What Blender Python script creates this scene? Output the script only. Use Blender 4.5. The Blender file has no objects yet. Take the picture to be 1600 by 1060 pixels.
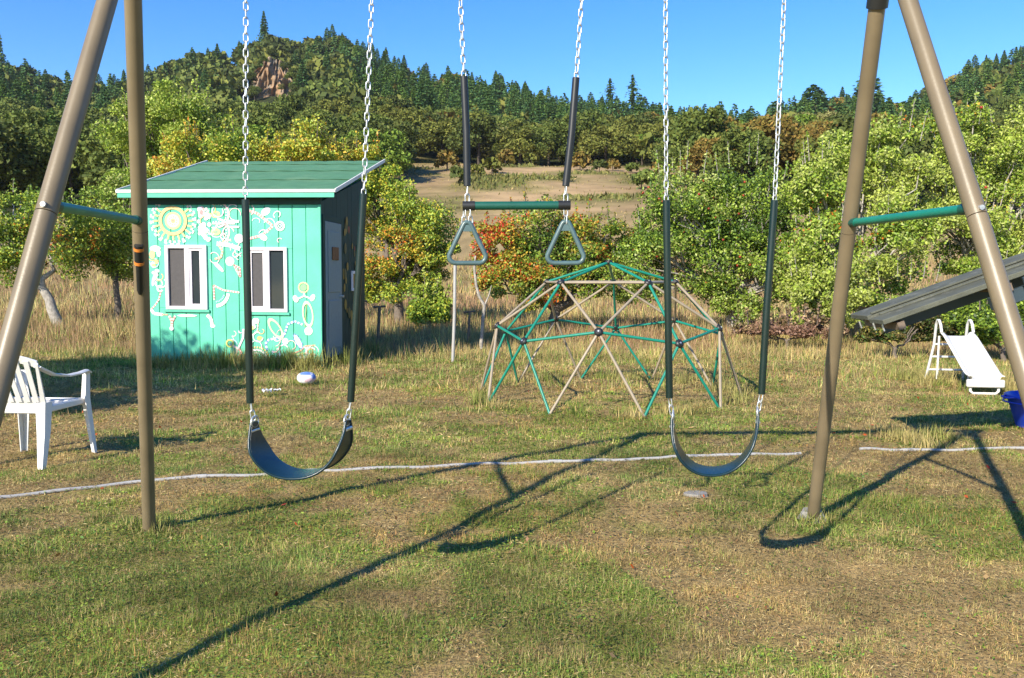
import bpy, math, random
import numpy as np
from mathutils import Vector, Matrix

# ------------------------------------------------------------------ camera, sky, sun, exposure
scene = bpy.context.scene
col = scene.collection
F_PX, CAM_H, HORIZON = 1300.0, 1.36, 432.0
PITCH = math.atan((530 - HORIZON) / F_PX)
cam_d = bpy.data.cameras.new('camera')
cam_d.sensor_width = 36.0
cam_d.lens = 36.0 * F_PX / 1600.0
cam_d.clip_start = 0.05
cam_d.clip_end = 3000
cam = bpy.data.objects.new('camera', cam_d)
cam.location = (0, 0, CAM_H)
cam.rotation_euler = (math.pi / 2 - PITCH, 0, 0)
col.objects.link(cam)
scene.camera = cam

SUN_EL = math.radians(30.0)
SUN_DIR = Vector((0.555, 0.832, 0)).normalized()          # where the light travels, on the ground
world = bpy.data.worlds.new('World')
scene.world = world
world.use_nodes = True
wn = world.node_tree
bg = wn.nodes['Background']
sky = wn.nodes.new('ShaderNodeTexSky')
sky.sky_type = 'NISHITA'
sky.sun_disc = False
sky.sun_elevation = SUN_EL
sky.sun_rotation = math.atan2(-SUN_DIR.x, -SUN_DIR.y)
sky.altitude = 300
sky.air_density = 1.0
sky.dust_density = 0.15
sky.ozone_density = 2.5
gam = wn.nodes.new('ShaderNodeHueSaturation')
gam.inputs['Saturation'].default_value = 1.40
gam.inputs['Hue'].default_value = 0.512
wn.links.new(sky.outputs[0], gam.inputs['Color'])
wn.links.new(gam.outputs[0], bg.inputs[0])
bg.inputs[1].default_value = 0.14

sun_d = bpy.data.lights.new('sun', 'SUN')
sun_d.energy = 5.0
sun_d.angle = math.radians(0.53)
sun_d.color = (1.0, 0.915, 0.76)
sun = bpy.data.objects.new('sun', sun_d)
lv = Vector((SUN_DIR.x * math.cos(SUN_EL), SUN_DIR.y * math.cos(SUN_EL), -math.sin(SUN_EL)))
sun.rotation_euler = lv.to_track_quat('-Z', 'Y').to_euler()
sun.location = (-10, -15, 15)
col.objects.link(sun)

scene.view_settings.view_transform = 'Standard'
scene.view_settings.look = 'None'
scene.view_settings.exposure = 0.76
scene.view_settings.gamma = 1.0
scene.view_settings.use_curve_mapping = False
scene.render.engine = 'CYCLES'
scene.render.resolution_x, scene.render.resolution_y = 1024, 678

# ------------------------------------------------------------------ survey helpers: photo measurements to metres
CP, SP = math.cos(PITCH), math.sin(PITCH)
def ray(px, py):
    a, b = (px - 800) / F_PX, (530 - py) / F_PX
    return Vector((a, CP + b * SP, -SP + b * CP))
def at(px, py, D):
    r = ray(px, py)
    r = r * (D / r.y)
    return Vector((r.x, r.y, r.z + CAM_H))
def gp(px, py, z=0.0):
    r = ray(px, py)
    t = (z - CAM_H) / r.z
    return Vector((r.x * t, r.y * t, z))

def lin(r, g, b):
    f = lambda c: (c / 255 / 12.92) if c / 255 <= 0.04045 else ((c / 255 + 0.055) / 1.055) ** 2.4
    return (f(r), f(g), f(b))

# ------------------------------------------------------------------ value noise
def _hash(ix, iy, seed):
    h = (ix.astype(np.int64) * 374761393 + iy.astype(np.int64) * 668265263 + seed * 1442695041) & 0xffffffff
    h = ((h ^ (h >> 13)) * 1274126177) & 0xffffffff
    return ((h ^ (h >> 16)) & 0xffff) / 65535.0
def vnoise(x, y, seed=0):
    x = np.asarray(x, float); y = np.asarray(y, float)
    ix, iy = np.floor(x), np.floor(y)
    fx, fy = x - ix, y - iy
    fx, fy = fx * fx * (3 - 2 * fx), fy * fy * (3 - 2 * fy)
    a, b = _hash(ix, iy, seed), _hash(ix + 1, iy, seed)
    c, d = _hash(ix, iy + 1, seed), _hash(ix + 1, iy + 1, seed)
    return (a * (1 - fx) + b * fx) * (1 - fy) + (c * (1 - fx) + d * fx) * fy
def fbm(x, y, seed=0, o=4):
    s, a, t = 0, 1.0, 0
    for k in range(o):
        s = s + a * vnoise(np.asarray(x) * 2 ** k, np.asarray(y) * 2 ** k, seed + k * 17)
        t += a; a *= 0.5
    return s / t

# ------------------------------------------------------------------ materials
MATS = {}
def mat(name, color=(0.5, 0.5, 0.5), rough=0.6, metal=0.0, var=0.0, scale=20.0, bump=0.0, bscale=60.0, spec=0.5, attr=None,
        transl=0.0, wear=None, coat=0.0, coord='Object'):
    m = bpy.data.materials.new(name)
    m.use_nodes = True
    nt = m.node_tree
    p = nt.nodes['Principled BSDF']
    out = nt.nodes['Material Output']
    p.inputs['Roughness'].default_value = rough
    p.inputs['Metallic'].default_value = metal
    p.inputs['Specular IOR Level'].default_value = spec
    p.inputs['Coat Weight'].default_value = coat
    tc = nt.nodes.new('ShaderNodeTexCoord')
    src = None
    if attr:
        a = nt.nodes.new('ShaderNodeAttribute'); a.attribute_name = attr
        src = a.outputs['Color']
    else:
        rgb = nt.nodes.new('ShaderNodeRGB'); rgb.outputs[0].default_value = (*color, 1)
        src = rgb.outputs[0]
    if var > 0:
        n = nt.nodes.new('ShaderNodeTexNoise'); n.inputs['Scale'].default_value = scale; n.inputs['Detail'].default_value = 6
        nt.links.new(tc.outputs[coord], n.inputs['Vector'])
        mr = nt.nodes.new('ShaderNodeMapRange')
        mr.inputs[1].default_value = 0.3; mr.inputs[2].default_value = 0.7
        mr.inputs[3].default_value = 1 - var; mr.inputs[4].default_value = 1 + var
        nt.links.new(n.outputs[0], mr.inputs[0])
        mx = nt.nodes.new('ShaderNodeVectorMath'); mx.operation = 'SCALE'
        nt.links.new(src, mx.inputs[0]); nt.links.new(mr.outputs[0], mx.inputs['Scale'])
        src = mx.outputs[0]
    if wear:
        wc, wscale, wlo, whi = wear
        n = nt.nodes.new('ShaderNodeTexNoise'); n.inputs['Scale'].default_value = wscale; n.inputs['Detail'].default_value = 8
        n.inputs['Roughness'].default_value = 0.7
        nt.links.new(tc.outputs[coord], n.inputs['Vector'])
        mr = nt.nodes.new('ShaderNodeMapRange')
        mr.inputs[1].default_value = wlo; mr.inputs[2].default_value = whi
        nt.links.new(n.outputs[0], mr.inputs[0])
        mi = nt.nodes.new('ShaderNodeMix'); mi.data_type = 'RGBA'
        nt.links.new(mr.outputs[0], mi.inputs[0]); nt.links.new(src, mi.inputs[6])
        mi.inputs[7].default_value = (*wc, 1)
        src = mi.outputs[2]
    nt.links.new(src, p.inputs['Base Color'])
    if bump > 0:
        n = nt.nodes.new('ShaderNodeTexNoise'); n.inputs['Scale'].default_value = bscale; n.inputs['Detail'].default_value = 5
        nt.links.new(tc.outputs[coord], n.inputs['Vector'])
        b = nt.nodes.new('ShaderNodeBump'); b.inputs['Strength'].default_value = bump; b.inputs['Distance'].default_value = 0.02
        nt.links.new(n.outputs[0], b.inputs['Height']); nt.links.new(b.outputs[0], p.inputs['Normal'])
    if transl > 0:
        t = nt.nodes.new('ShaderNodeBsdfTranslucent')
        nt.links.new(src, t.inputs['Color'])
        ms = nt.nodes.new('ShaderNodeMixShader'); ms.inputs[0].default_value = transl
        nt.links.new(p.outputs[0], ms.inputs[1]); nt.links.new(t.outputs[0], ms.inputs[2])
        nt.links.new(ms.outputs[0], out.inputs['Surface'])
    MATS[name] = m
    return m

mat('tan_metal', (0.180, 0.140, 0.085), 0.40, var=0.14, scale=5, wear=((0.17, 0.075, 0.03), 13, 0.70, 0.78), bump=.03, bscale=120)
mat('dome_tan', (0.30, 0.245, 0.175), 0.45, var=0.12, scale=8, wear=((0.17, 0.10, 0.05), 13, 0.66, 0.78))
mat('green_metal', (0.010, 0.20, 0.135), 0.38, var=0.12, scale=12, wear=((0.05, 0.12, 0.09), 14, 0.6, 0.8))
mat('dark_green_metal', (0.008, 0.085, 0.060), 0.4, var=0.1)
mat('black_plastic', (0.016, 0.017, 0.018), 0.45, var=0.15)
mat('green_plastic', (0.012, 0.10, 0.08), 0.45)
mat('orange_plastic', (0.65, 0.20, 0.03), 0.5)
mat('zinc', (0.62, 0.63, 0.64), 0.38, metal=0.75, var=0.2, scale=60)
mat('green_vinyl', (0.003, 0.015, 0.013), 0.30, var=0.15, scale=25)
mat('black_vinyl', (0.014, 0.015, 0.016), 0.4, var=0.15, scale=25)
mat('belt', (0.008, 0.028, 0.036), 0.33, var=0.15, scale=18, bump=0.05, bscale=200)
mat('ring_plastic', (0.075, 0.125, 0.13), 0.32, var=0.12, scale=30)
mat('concrete', (0.24, 0.225, 0.20), 0.9, var=0.2, scale=20, bump=0.4, bscale=50)
mat('white_plastic', (0.70, 0.685, 0.66), 0.45, var=0.05, scale=7, wear=((0.42, 0.40, 0.36), 9, 0.60, 0.85))
mat('slide_plastic', (0.66, 0.645, 0.61), 0.42, var=0.05, scale=6, wear=((0.5, 0.46, 0.40), 8, 0.62, 0.85))
mat('blue_plastic', (0.008, 0.045, 0.50), 0.35, var=0.1)
mat('teal_paint', (0.100, 0.53, 0.35), 0.6, var=0.14, scale=2.6, bump=0.12, bscale=40, wear=((0.05, 0.30, 0.21), 11, 0.64, 0.78))
mat('teal_dark_and_shade', (0.008, 0.042, 0.034), 0.6, var=0.15, scale=5, bump=0.1, bscale=40)  # dark teal for frieze and roof; on the right side, shade put into colour
mat('teal_trim', (0.08, 0.42, 0.30), 0.55, var=0.08, scale=6)
mat('shed_inside', (0.02, 0.02, 0.02), 0.9)
mat('roof_green', (0.066, 0.190, 0.098), 0.85, var=0.10, scale=5, bump=0.3, bscale=160, wear=((0.12, 0.24, 0.13), 2.2, 0.5, 0.8))
mat('white_trim', (0.70, 0.69, 0.66), 0.5, var=0.08, scale=10, wear=((0.35, 0.30, 0.24), 16, 0.6, 0.75))
mat('window_vinyl', (0.78, 0.73, 0.76), 0.4, var=0.03)
mat('insect_screen', (0.075, 0.070, 0.072), 0.8, var=0.1)
mat('window_glass', (0.030, 0.040, 0.046), 0.12, spec=0.28)
mat('door_paint', (0.20, 0.27, 0.30), 0.5, var=0.06)
mat('sign_wood', (0.20, 0.09, 0.03), 0.7, var=0.2)
mat('mural', attr='col', rough=0.6)
mat('pvc', (0.36, 0.35, 0.335), 0.45, var=0.10, scale=8, wear=((0.28, 0.25, 0.20), 10, 0.55, 0.8))
mat('weathered_board', (0.088, 0.092, 0.068), 0.75, var=0.22, scale=6, bump=0.25, bscale=70, wear=((0.20, 0.20, 0.17), 9, 0.55, 0.75))
mat('blue_frame', (0.030, 0.050, 0.065), 0.6, var=0.15, scale=8)
mat('bark', (0.15, 0.12, 0.095), 0.9, var=0.35, scale=12, bump=0.6, bscale=40)
mat('pale_bark', (0.33, 0.30, 0.26), 0.9, var=0.35, scale=14, bump=0.6, bscale=40)
mat('far_bark', (0.09, 0.07, 0.055), 0.9)
mat('leaf', attr='col', rough=0.5, spec=0.35, transl=0.18)
mat('far_leaf', attr='col', rough=0.7, spec=0.2, transl=0.10)
mat('grass', attr='col', rough=0.65, spec=0.25, transl=0.22)
mat('apple', (0.30, 0.030, 0.012), 0.35, var=0.4, scale=3)
mat('lawn_soil', attr='col', rough=0.95, spec=0.1, var=0.25, scale=26, bump=0.6, bscale=55)
mat('hill_soil', attr='col', rough=0.95, spec=0.1, var=0.25, scale=0.35, bump=0.3, bscale=2)
mat('rock', (0.29, 0.18, 0.10), 0.95, var=0.45, scale=0.5, bump=0.9, bscale=1.2, wear=((0.22, 0.19, 0.15), 0.35, 0.5, 0.6))
mat('ball', attr='col', rough=0.4)
mat('litter', (0.78, 0.78, 0.76), 0.6)
mat('stake_wood', (0.16, 0.12, 0.09), 0.85, var=0.2)

# ------------------------------------------------------------------ mesh helpers
class Root:
    """an Empty at a thing's base; parts are written in world or local coordinates"""
def thing(name, label, cat, loc=(0, 0, 0), rotz=0.0, group=None):
    o = bpy.data.objects.new(name, None)
    o.empty_display_size = 0.2
    o.location = loc
    o.rotation_euler = (0, 0, rotz)
    o['label'] = label; o['category'] = cat
    if group: o['group'] = group
    col.objects.link(o)
    return o
def root_matrix(o):
    return Matrix.Translation(o.location) @ o.rotation_euler.to_matrix().to_4x4()
def tag(o, label=None, cat=None, group=None, kind=None):
    if label: o['label'] = label
    if cat: o['category'] = cat
    if group: o['group'] = group
    if kind: o['kind'] = kind
    return o

def perp(d):
    d = Vector(d).normalized()
    u = d.orthogonal().normalized()
    return u, d.cross(u)

class MB:
    def __init__(s): s.v = []; s.f = []; s.sm = []; s.c = []; s.cur = (1, 1, 1)
    def add(s, vs, fs, smooth=False):
        b = len(s.v)
        s.v += [tuple(v) for v in vs]; s.f += [tuple(i + b for i in f) for f in fs]
        s.sm += [smooth] * len(fs); s.c += [s.cur] * len(vs)
    def box(s, lo, hi, M=None, bev=0.0):
        x0, y0, z0 = lo; x1, y1, z1 = hi
        if bev <= 0:
            vs = [Vector(p) for p in ((x0,y0,z0),(x1,y0,z0),(x1,y1,z0),(x0,y1,z0),(x0,y0,z1),(x1,y0,z1),(x1,y1,z1),(x0,y1,z1))]
            fs = [(0,3,2,1),(4,5,6,7),(0,1,5,4),(1,2,6,5),(2,3,7,6),(3,0,4,7)]
        else:
            # chamfered box, 24 verts
            b = bev; P = {}; vs = []; 
            C = [(x0, x1), (y0, y1), (z0, z1)]
            for i in range(2):
                for j in range(2):
                    for k in range(2):
                        sg = (1 if i == 0 else -1, 1 if j == 0 else -1, 1 if k == 0 else -1)
                        p = (C[0][i], C[1][j], C[2][k])
                        for ax in range(3):
                            q = [p[a] + (0 if a == ax else sg[a] * b) for a in range(3)]
                            P[(i, j, k, ax)] = len(vs); vs.append(Vector(q))
            fs = []
            for ax in range(3):
                o = [a for a in range(3) if a != ax]
                for e in range(2):
                    loop = []
                    for (p, q) in ((0,0),(1,0),(1,1),(0,1)):
                        ix = [0,0,0]; ix[ax] = e; ix[o[0]] = p; ix[o[1]] = q
                        loop.append(P[(*ix, ax)])
                    fs.append(tuple(loop) if (e == 1) == (ax != 1) else tuple(reversed(loop)))
                for p in range(2):
                    for q in range(2):
                        ix0 = [0,0,0]; ix0[o[0]] = p; ix0[o[1]] = q; ix1 = list(ix0); ix1[ax] = 1
                        fs.append((P[(*ix0, o[0])], P[(*ix1, o[0])], P[(*ix1, o[1])], P[(*ix0, o[1])]))
            for i in range(2):
                for j in range(2):
                    for k in range(2): fs.append(tuple(P[(i,j,k,a)] for a in range(3)))
        if M: vs = [M @ v for v in vs]
        s.add(vs, fs)
    def tube(s, pts, r, n=10, caps=True, smooth=True):
        pts = [Vector(p) for p in pts]
        rs = r if isinstance(r, (list, tuple)) else [r] * len(pts)
        rings = []; u = None
        for i, p in enumerate(pts):
            d = (pts[min(i + 1, len(pts) - 1)] - pts[max(i - 1, 0)]).normalized()
            if u is None: u, w = perp(d)
            else:
                u = (u - d * u.dot(d)).normalized(); w = d.cross(u)
            rings.append([p + (u * math.cos(2 * math.pi * k / n) + w * math.sin(2 * math.pi * k / n)) * rs[i] for k in range(n)])
        vs = [v for g in rings for v in g]; fs = []
        for i in range(len(pts) - 1):
            for k in range(n):
                a = i * n + k; b = i * n + (k + 1) % n
                fs.append((a, b, b + n, a + n))
        s.add(vs, fs, smooth)
        if caps:
            s.add(rings[0], [tuple(range(n - 1, -1, -1))]); s.add(rings[-1], [tuple(range(n))])
    def ring(s, pts, r, n=8):
        """closed tube through planar-ish points"""
        pts = [Vector(p) for p in pts]; m = len(pts)
        c = sum(pts, Vector()) / m
        nrm = (pts[0] - c).cross(pts[m // 4] - c).normalized()
        vs = []; fs = []
        for i, p in enumerate(pts):
            d = (pts[(i + 1) % m] - pts[i - 1]).normalized(); u = nrm; w = d.cross(u).normalized()
            vs += [p + (u * math.cos(2 * math.pi * k / n) + w * math.sin(2 * math.pi * k / n)) * r for k in range(n)]
        for i in range(m):
            for k in range(n):
                a = i * n + k; b = i * n + (k + 1) % n; a2 = ((i + 1) % m) * n + k; b2 = ((i + 1) % m) * n + (k + 1) % n
                fs.append((a, b, b2, a2))
        s.add(vs, fs, True)
    def lathe(s, prof, c=(0, 0, 0), n=24, smooth=True):
        vs = []; fs = []
        for (r, z) in prof:
            vs += [Vector((c[0] + r * math.cos(2 * math.pi * k / n), c[1] + r * math.sin(2 * math.pi * k / n), c[2] + z)) for k in range(n)]
        for i in range(len(prof) - 1):
            for k in range(n):
                a = i * n + k; b = i * n + (k + 1) % n
                fs.append((a, b, b + n, a + n))
        s.add(vs, fs, smooth)
    def sheet(s, grid, smooth=True):
        h, w = len(grid), len(grid[0])
        s.add([p for r in grid for p in r], [(i * w + j, i * w + j + 1, (i + 1) * w + j + 1, (i + 1) * w + j) for i in range(h - 1) for j in range(w - 1)], smooth)
    def slab(s, grid, thick):
        """a curved sheet with thickness (offset along computed normals)"""
        h, w = len(grid), len(grid[0]); G = [[Vector(p) for p in r] for r in grid]; B = []
        for i in range(h):
            row = []
            for j in range(w):
                du = G[i][min(j + 1, w - 1)] - G[i][max(j - 1, 0)]; dv = G[min(i + 1, h - 1)][j] - G[max(i - 1, 0)][j]
                row.append(G[i][j] + du.cross(dv).normalized() * thick)
            B.append(row)
        s.sheet(B); s.sheet([list(reversed(r)) for r in G])
        edge = [(0, j) for j in range(w)] + [(i, w - 1) for i in range(1, h)] + [(h - 1, j) for j in range(w - 2, -1, -1)] + [(i, 0) for i in range(h - 2, 0, -1)]
        vs = [G[i][j] for i, j in edge] + [B[i][j] for i, j in edge]; m = len(edge)
        s.add(vs, [(k, (k + 1) % m, m + (k + 1) % m, m + k) for k in range(m)])
    def mesh(s, name, M=None, color=False):
        me = bpy.data.meshes.new(name)
        vs = [M @ Vector(v) for v in s.v] if M is not None else s.v
        me.from_pydata([tuple(v) for v in vs], [], s.f)
        me.polygons.foreach_set('use_smooth', s.sm)
        if color:
            a = me.color_attributes.new('col', 'FLOAT_COLOR', 'POINT')
            a.data.foreach_set('color', np.c_[np.array(s.c), np.ones(len(s.c))].ravel())
        me.update()
        return me
    def build(s, name, m, parent=None, world=True, color=False):
        M = root_matrix(parent).inverted() if (parent is not None and world) else None
        me = s.mesh(name, M, color)
        me.materials.append(MATS[m])
        o = bpy.data.objects.new(name, me)
        col.objects.link(o)
        if parent is not None: o.parent = parent
        return o

def sub(child, part):
    """hang an already built piece (in its thing's space) under a part of that thing"""
    child.parent = part
    return child

def np_mesh(name, V, Fc, C, m):
    me = bpy.data.meshes.new(name)
    k = Fc.shape[1]
    me.vertices.add(len(V)); me.vertices.foreach_set('co', np.ascontiguousarray(V, np.float32).ravel())
    me.loops.add(Fc.size); me.loops.foreach_set('vertex_index', np.ascontiguousarray(Fc, np.int32).ravel())
    me.polygons.add(len(Fc)); me.polygons.foreach_set('loop_start', np.arange(0, Fc.size, k, dtype=np.int32))
    if C is not None:
        a = me.color_attributes.new('col', 'FLOAT_COLOR', 'POINT')
        a.data.foreach_set('color', np.c_[C, np.ones(len(C))].astype(np.float32).ravel())
    me.update(calc_edges=True)
    if m: me.materials.append(MATS[m])
    return me
def np_obj(name, V, Fc, C, m, parent=None, loc=None):
    o = bpy.data.objects.new(name, np_mesh(name, V, Fc, C, m))
    col.objects.link(o)
    if parent is not None: o.parent = parent
    if loc is not None: o.location = loc
    return o

def leaf_quads(P, L, W, rng, up=0.0, N=None):
    """diamond leaves at P; returns verts, faces"""
    n = len(P)
    t = rng.normal(size=(n, 3)); t[:, 2] += up; t /= np.linalg.norm(t, axis=1)[:, None]
    q = rng.normal(size=(n, 3)) if N is None else N
    b = np.cross(t, q); b /= np.linalg.norm(b, axis=1)[:, None] + 1e-9
    L = np.broadcast_to(L, n)[:, None]; W = np.broadcast_to(W, n)[:, None]
    V = np.stack([P - t * L / 2, P + b * W / 2 - t * L * .05, P + t * L / 2, P - b * W / 2 - t * L * .05], 1).reshape(-1, 3)
    return V, np.arange(4 * n).reshape(n, 4)

# ------------------------------------------------------------------ ground and hills
rng = np.random.default_rng(7)
PROF = [(-700, 70), (-300, 50), (-100, 35), (0, 75), (60, 100), (110, 120), (180, 125), (240, 105), (300, 82), (380, 72), (430, 52), (480, 58), (540, 52), (590, 80),
        (660, 105), (720, 112), (790, 125), (860, 150), (930, 160), (1000, 162), (1060, 168), (1120, 175), (1180, 172), (1240, 152), (1320, 140),
        (1400, 152), (1450, 125), (1500, 100), (1560, 82), (1620, 65), (1800, 50), (2300, 80)]
PU = np.array([(p - 800) / F_PX for p, _ in PROF]); PE = np.array([(HORIZON - y) / F_PX for _, y in PROF])
RIDGE = 330.0
def hill_h(X, Y):
    X = np.asarray(X, float); Y = np.asarray(Y, float)
    u = X / np.maximum(Y, 20)
    zr = np.interp(u, PU, PE) * RIDGE + CAM_H - 10.0
    z = np.zeros_like(Y)
    m = (Y >= 30) & (Y < 58); z = np.where(m, 5.4 * ((Y - 30) / 28) ** 1.5, z)
    m = (Y >= 58) & (Y < 120); z = np.where(m, 5.4 + (17.2 - 5.4) * (Y - 58) / 62, z)
    t = np.clip((Y - 120) / (RIDGE - 120), 0, 1)
    z = np.where(Y >= 120, 17.2 + (zr - 17.2) * (0.25 * t * t + 0.75 * t), z)
    z = np.where(Y > RIDGE, zr - (Y - RIDGE) * 0.12, z)
    z = z + np.where(Y > 45, (fbm(X / 25, Y / 25, 5) - .5) * np.clip((Y - 45) / 60, 0, 1) * np.where(Y < 125, 2.2, 5.0), 0)
    return z
def lawn_h(X, Y):
    return (fbm(np.asarray(X) * 0.9 + 40, np.asarray(Y) * 0.9, 3, 4) - 0.55) * 0.05 + (fbm(np.asarray(X) * 3.2, np.asarray(Y) * 3.2 + 9, 71, 2) - 0.55) * 0.028

STRAW, GREENG, SOIL = np.array(lin(188, 168, 112)), np.array(lin(128, 144, 54)), np.array(lin(162, 138, 92))
def green_amount(X, Y):
    X = np.asarray(X, float); Y = np.asarray(Y, float)
    n = fbm(X * 0.55 + 11.3, Y * 0.75 + 2.1, 21, 5) + 0.75 * (fbm(X * 1.9, Y * 2.5, 31, 3) - .5) + 0.5 * (vnoise(X * 6.5, Y * 7.5, 37) - .5)
    near = np.interp(Y, [2, 4, 6, 9, 12, 16, 22], [0.03, 0.06, -0.02, -0.07, 0.02, -0.10, -0.04])
    left = -0.05 * np.clip((X - 0.2) / 1.2, 0, 1) * np.clip((4.4 - Y) / .8, 0, 1)
    for (x, y, r, a) in ((2.1, 5.1, .55, .22), (1.3, 4.0, .5, -.16), (.9, 4.9, .55, -.18), (2.6, 5.6, .5, -.2), (1.1, 2.6, .7, .15), (0.4, 3.2, .6, .12), (-1.0, 2.9, .7, .10), (1.5, 3.1, .8, -.16), (-1.3, 5.0, .6, .12), (-.4, 2.7, .4, -.12)):
        left = left + a * np.exp(-((X - x) ** 2 + (Y - y) ** 2) / r ** 2)
    return np.clip((n + near + left - 0.43) / 0.26, 0, 1)

def build_ground():
    ys = np.concatenate([np.linspace(-14, 1.4, 14), np.arange(1.5, 16, 0.10), np.geomspace(16, 60, 60)])
    us = np.concatenate([np.linspace(-2.2, -0.85, 16), np.linspace(-0.83, 0.83, 190), np.linspace(0.85, 2.2, 16)])
    Y, U = np.meshgrid(ys, us, indexing='ij')
    X = U * (np.maximum(Y, 0) + 6)
    Z = np.where(Y < 45, lawn_h(X, Y) - 0.004, 0) + hill_h(X, Y) * (Y > 30)
    g = green_amount(X, Y)[..., None]
    far = np.clip((Y - 15) / 8, 0, 1)[..., None]
    C = SOIL * 0.88 * (1 - g * .65) + GREENG * 0.75 * g * .65
    C = C * (1 - far) + np.array(lin(168, 146, 104)) * 0.8 * far
    C = C * (0.55 + 0.75 * fbm(X * 5, Y * 5, 77, 3))[..., None]
    h, w = Y.shape
    idx = np.arange(h * w).reshape(h, w)
    Fc = np.stack([idx[:-1, :-1], idx[:-1, 1:], idx[1:, 1:], idx[1:, :-1]], -1).reshape(-1, 4)
    o = np_obj('ground', np.stack([X, Y, Z], -1).reshape(-1, 3), Fc, C.reshape(-1, 3), 'lawn_soil')
    o.data.polygons.foreach_set('use_smooth', [True] * len(Fc))
    tag(o, kind='structure', label='patchy dry lawn with short green and straw coloured grass')
    # hills
    ys = np.concatenate([np.linspace(58, 130, 40), np.linspace(133, 480, 60)])
    us = np.linspace(-1.5, 1.5, 260)
    Y, U = np.meshgrid(ys, us, indexing='ij'); X = U * Y
    Z = hill_h(X, Y) - np.where(Y < 59, 0.3, 0)
    px = 800 + F_PX * U
    mead = np.clip(1 - np.abs(px - 830) / 320, 0, 1) ** .4 * (Y < 132)
    n = fbm(X / 9, Y / 9, 91, 4)
    bare = np.array(lin(190, 160, 118)); gr = np.array(lin(140, 132, 78)); fl = np.array(lin(70, 76, 44))
    mm = np.clip((n - .42) / .2, 0, 1)[..., None]
    M = bare * .8 * (1 - mm) + gr * .75 * mm
    C = M * mead[..., None] + fl * .6 * (1 - mead[..., None])
    h, w = Y.shape; idx = np.arange(h * w).reshape(h, w)
    Fc = np.stack([idx[:-1, :-1], idx[:-1, 1:], idx[1:, 1:], idx[1:, :-1]], -1).reshape(-1, 4)
    o = np_obj('hillside', np.stack([X, Y, Z], -1).reshape(-1, 3), Fc, C.reshape(-1, 3), 'hill_soil')
    o.data.polygons.foreach_set('use_smooth', [True] * len(Fc))
    tag(o, kind='structure', label='dry meadow slope rising to a wooded hill')
build_ground()

# ------------------------------------------------------------------ grass (uncountable: one object each)
def grass_object(name, label, bands, tall=False, seed=1):
    r = np.random.default_rng(seed)
    VV, FF, CC = [], [], []; base = 0
    for (y0, y1, dens, hl, hh, w, margin, lean, kind) in bands:
        u = 0.66 + margin
        area = u * (y1 * y1 - y0 * y0)
        n = int(area * dens)
        Y = np.sqrt(r.uniform(y0 * y0, y1 * y1, n)); X = r.uniform(-u, u, n) * Y
        g = green_amount(X, Y)
        dn = fbm(X * 3.1, Y * 3.1, 55, 3)
        keep = r.random(n) < np.clip(0.15 + 0.55 * g + 2.2 * (fbm(X * 9, Y * 9, 44, 3) - .36), 0.16, 1) if kind == 'lawn' else r.random(n) < np.clip((dn - .33) * 3.2, 0.05, 1)
        # no grass inside the shed
        ins = (X > -5.6) & (X < -2.6) & (Y > 12.75) & (Y < 15.2)
        keep &= ~ins
        X, Y, g = X[keep], Y[keep], g[keep]; n = len(X)
        Z = lawn_h(X, Y) + hill_h(X, Y) * (Y > 30)
        H = r.uniform(hl, hh, n) * (0.65 + 0.7 * fbm(X * 1.7, Y * 1.7, 12, 3))
        cl = np.clip((fbm(X * 9, Y * 9, 44, 3) - .28) * 2.3, 0, 1)
        if kind == 'lawn': H *= (0.75 + 0.5 * g) * (0.35 + 1.35 * cl)
        blue = vnoise(X * 1.3, Y * 1.6, 47)
        a = r.uniform(0, 2 * np.pi, n); ln = np.abs(r.normal(0, lean, n)) * H
        dx, dy = np.cos(a) * ln, np.sin(a) * ln
        b = r.uniform(0, 2 * np.pi, n); wx, wy = np.cos(b) * w / 2, np.sin(b) * w / 2
        s = np.sqrt(np.clip(H * H - np.minimum(ln, H * .9) ** 2, 1e-6, None))
        p0 = np.stack([X - wx, Y - wy, Z - .01], -1); p1 = np.stack([X + wx, Y + wy, Z - .01], -1)
        m0 = np.stack([X - wx * .8 + dx * .4, Y - wy * .8 + dy * .4, Z + s * .62], -1); m1 = np.stack([X + wx * .8 + dx * .4, Y + wy * .8 + dy * .4, Z + s * .62], -1)
        tp = np.stack([X + dx, Y + dy, Z + s * .95], -1)
        V = np.stack([p0, p1, tp], 1).reshape(-1, 3)
        i = np.arange(n)[:, None] * 3 + base
        FF.append(i + np.arange(3)[None]); base += 3 * n
        isg = r.random(n) < (0.08 + 0.62 * g if kind == 'lawn' else (0.10 + 0.10 * g if kind == 'dry' else 0.45))
        gcol = GREENG * (1 - .6 * blue[:, None]) + np.array(lin(96, 126, 76)) * .6 * blue[:, None]
        c = np.where(isg[:, None], gcol * r.uniform(.55, 1.45, (n, 1)), STRAW * r.uniform(.45, 1.30, (n, 1)))
        tone = np.clip(.38 + 1.25 * fbm(X * 2.1 + 3, Y * 2.6, 83, 4), .55, 1.5)
        c = c * r.uniform(.88, 1.12, (n, 3)) * tone[:, None]
        if kind == 'lawn':
            rb = np.clip((fbm(X * 1.1 + 30, Y * 1.4, 87, 3) - .5) * 5, 0, 1)[:, None] * (~isg)[:, None]; c = c * (1 - rb * np.array([.05, .20, .32]))
        if kind == 'dry':
            rust = np.array(lin(178, 144, 108)); k = (fbm(X * .5, Y * .5, 66, 3) + r.normal(0, .1, n) > .52)[:, None] & ~isg[:, None]
            c = np.where(k, rust * r.uniform(.55, 1.1, (n, 1)), c)
        VV.append(V); CC.append(np.repeat(c, 3, 0))
    o = np_obj(name, np.concatenate(VV), np.concatenate(FF), np.concatenate(CC), 'grass')
    return tag(o, label=label, cat='grass', kind='stuff')
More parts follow.
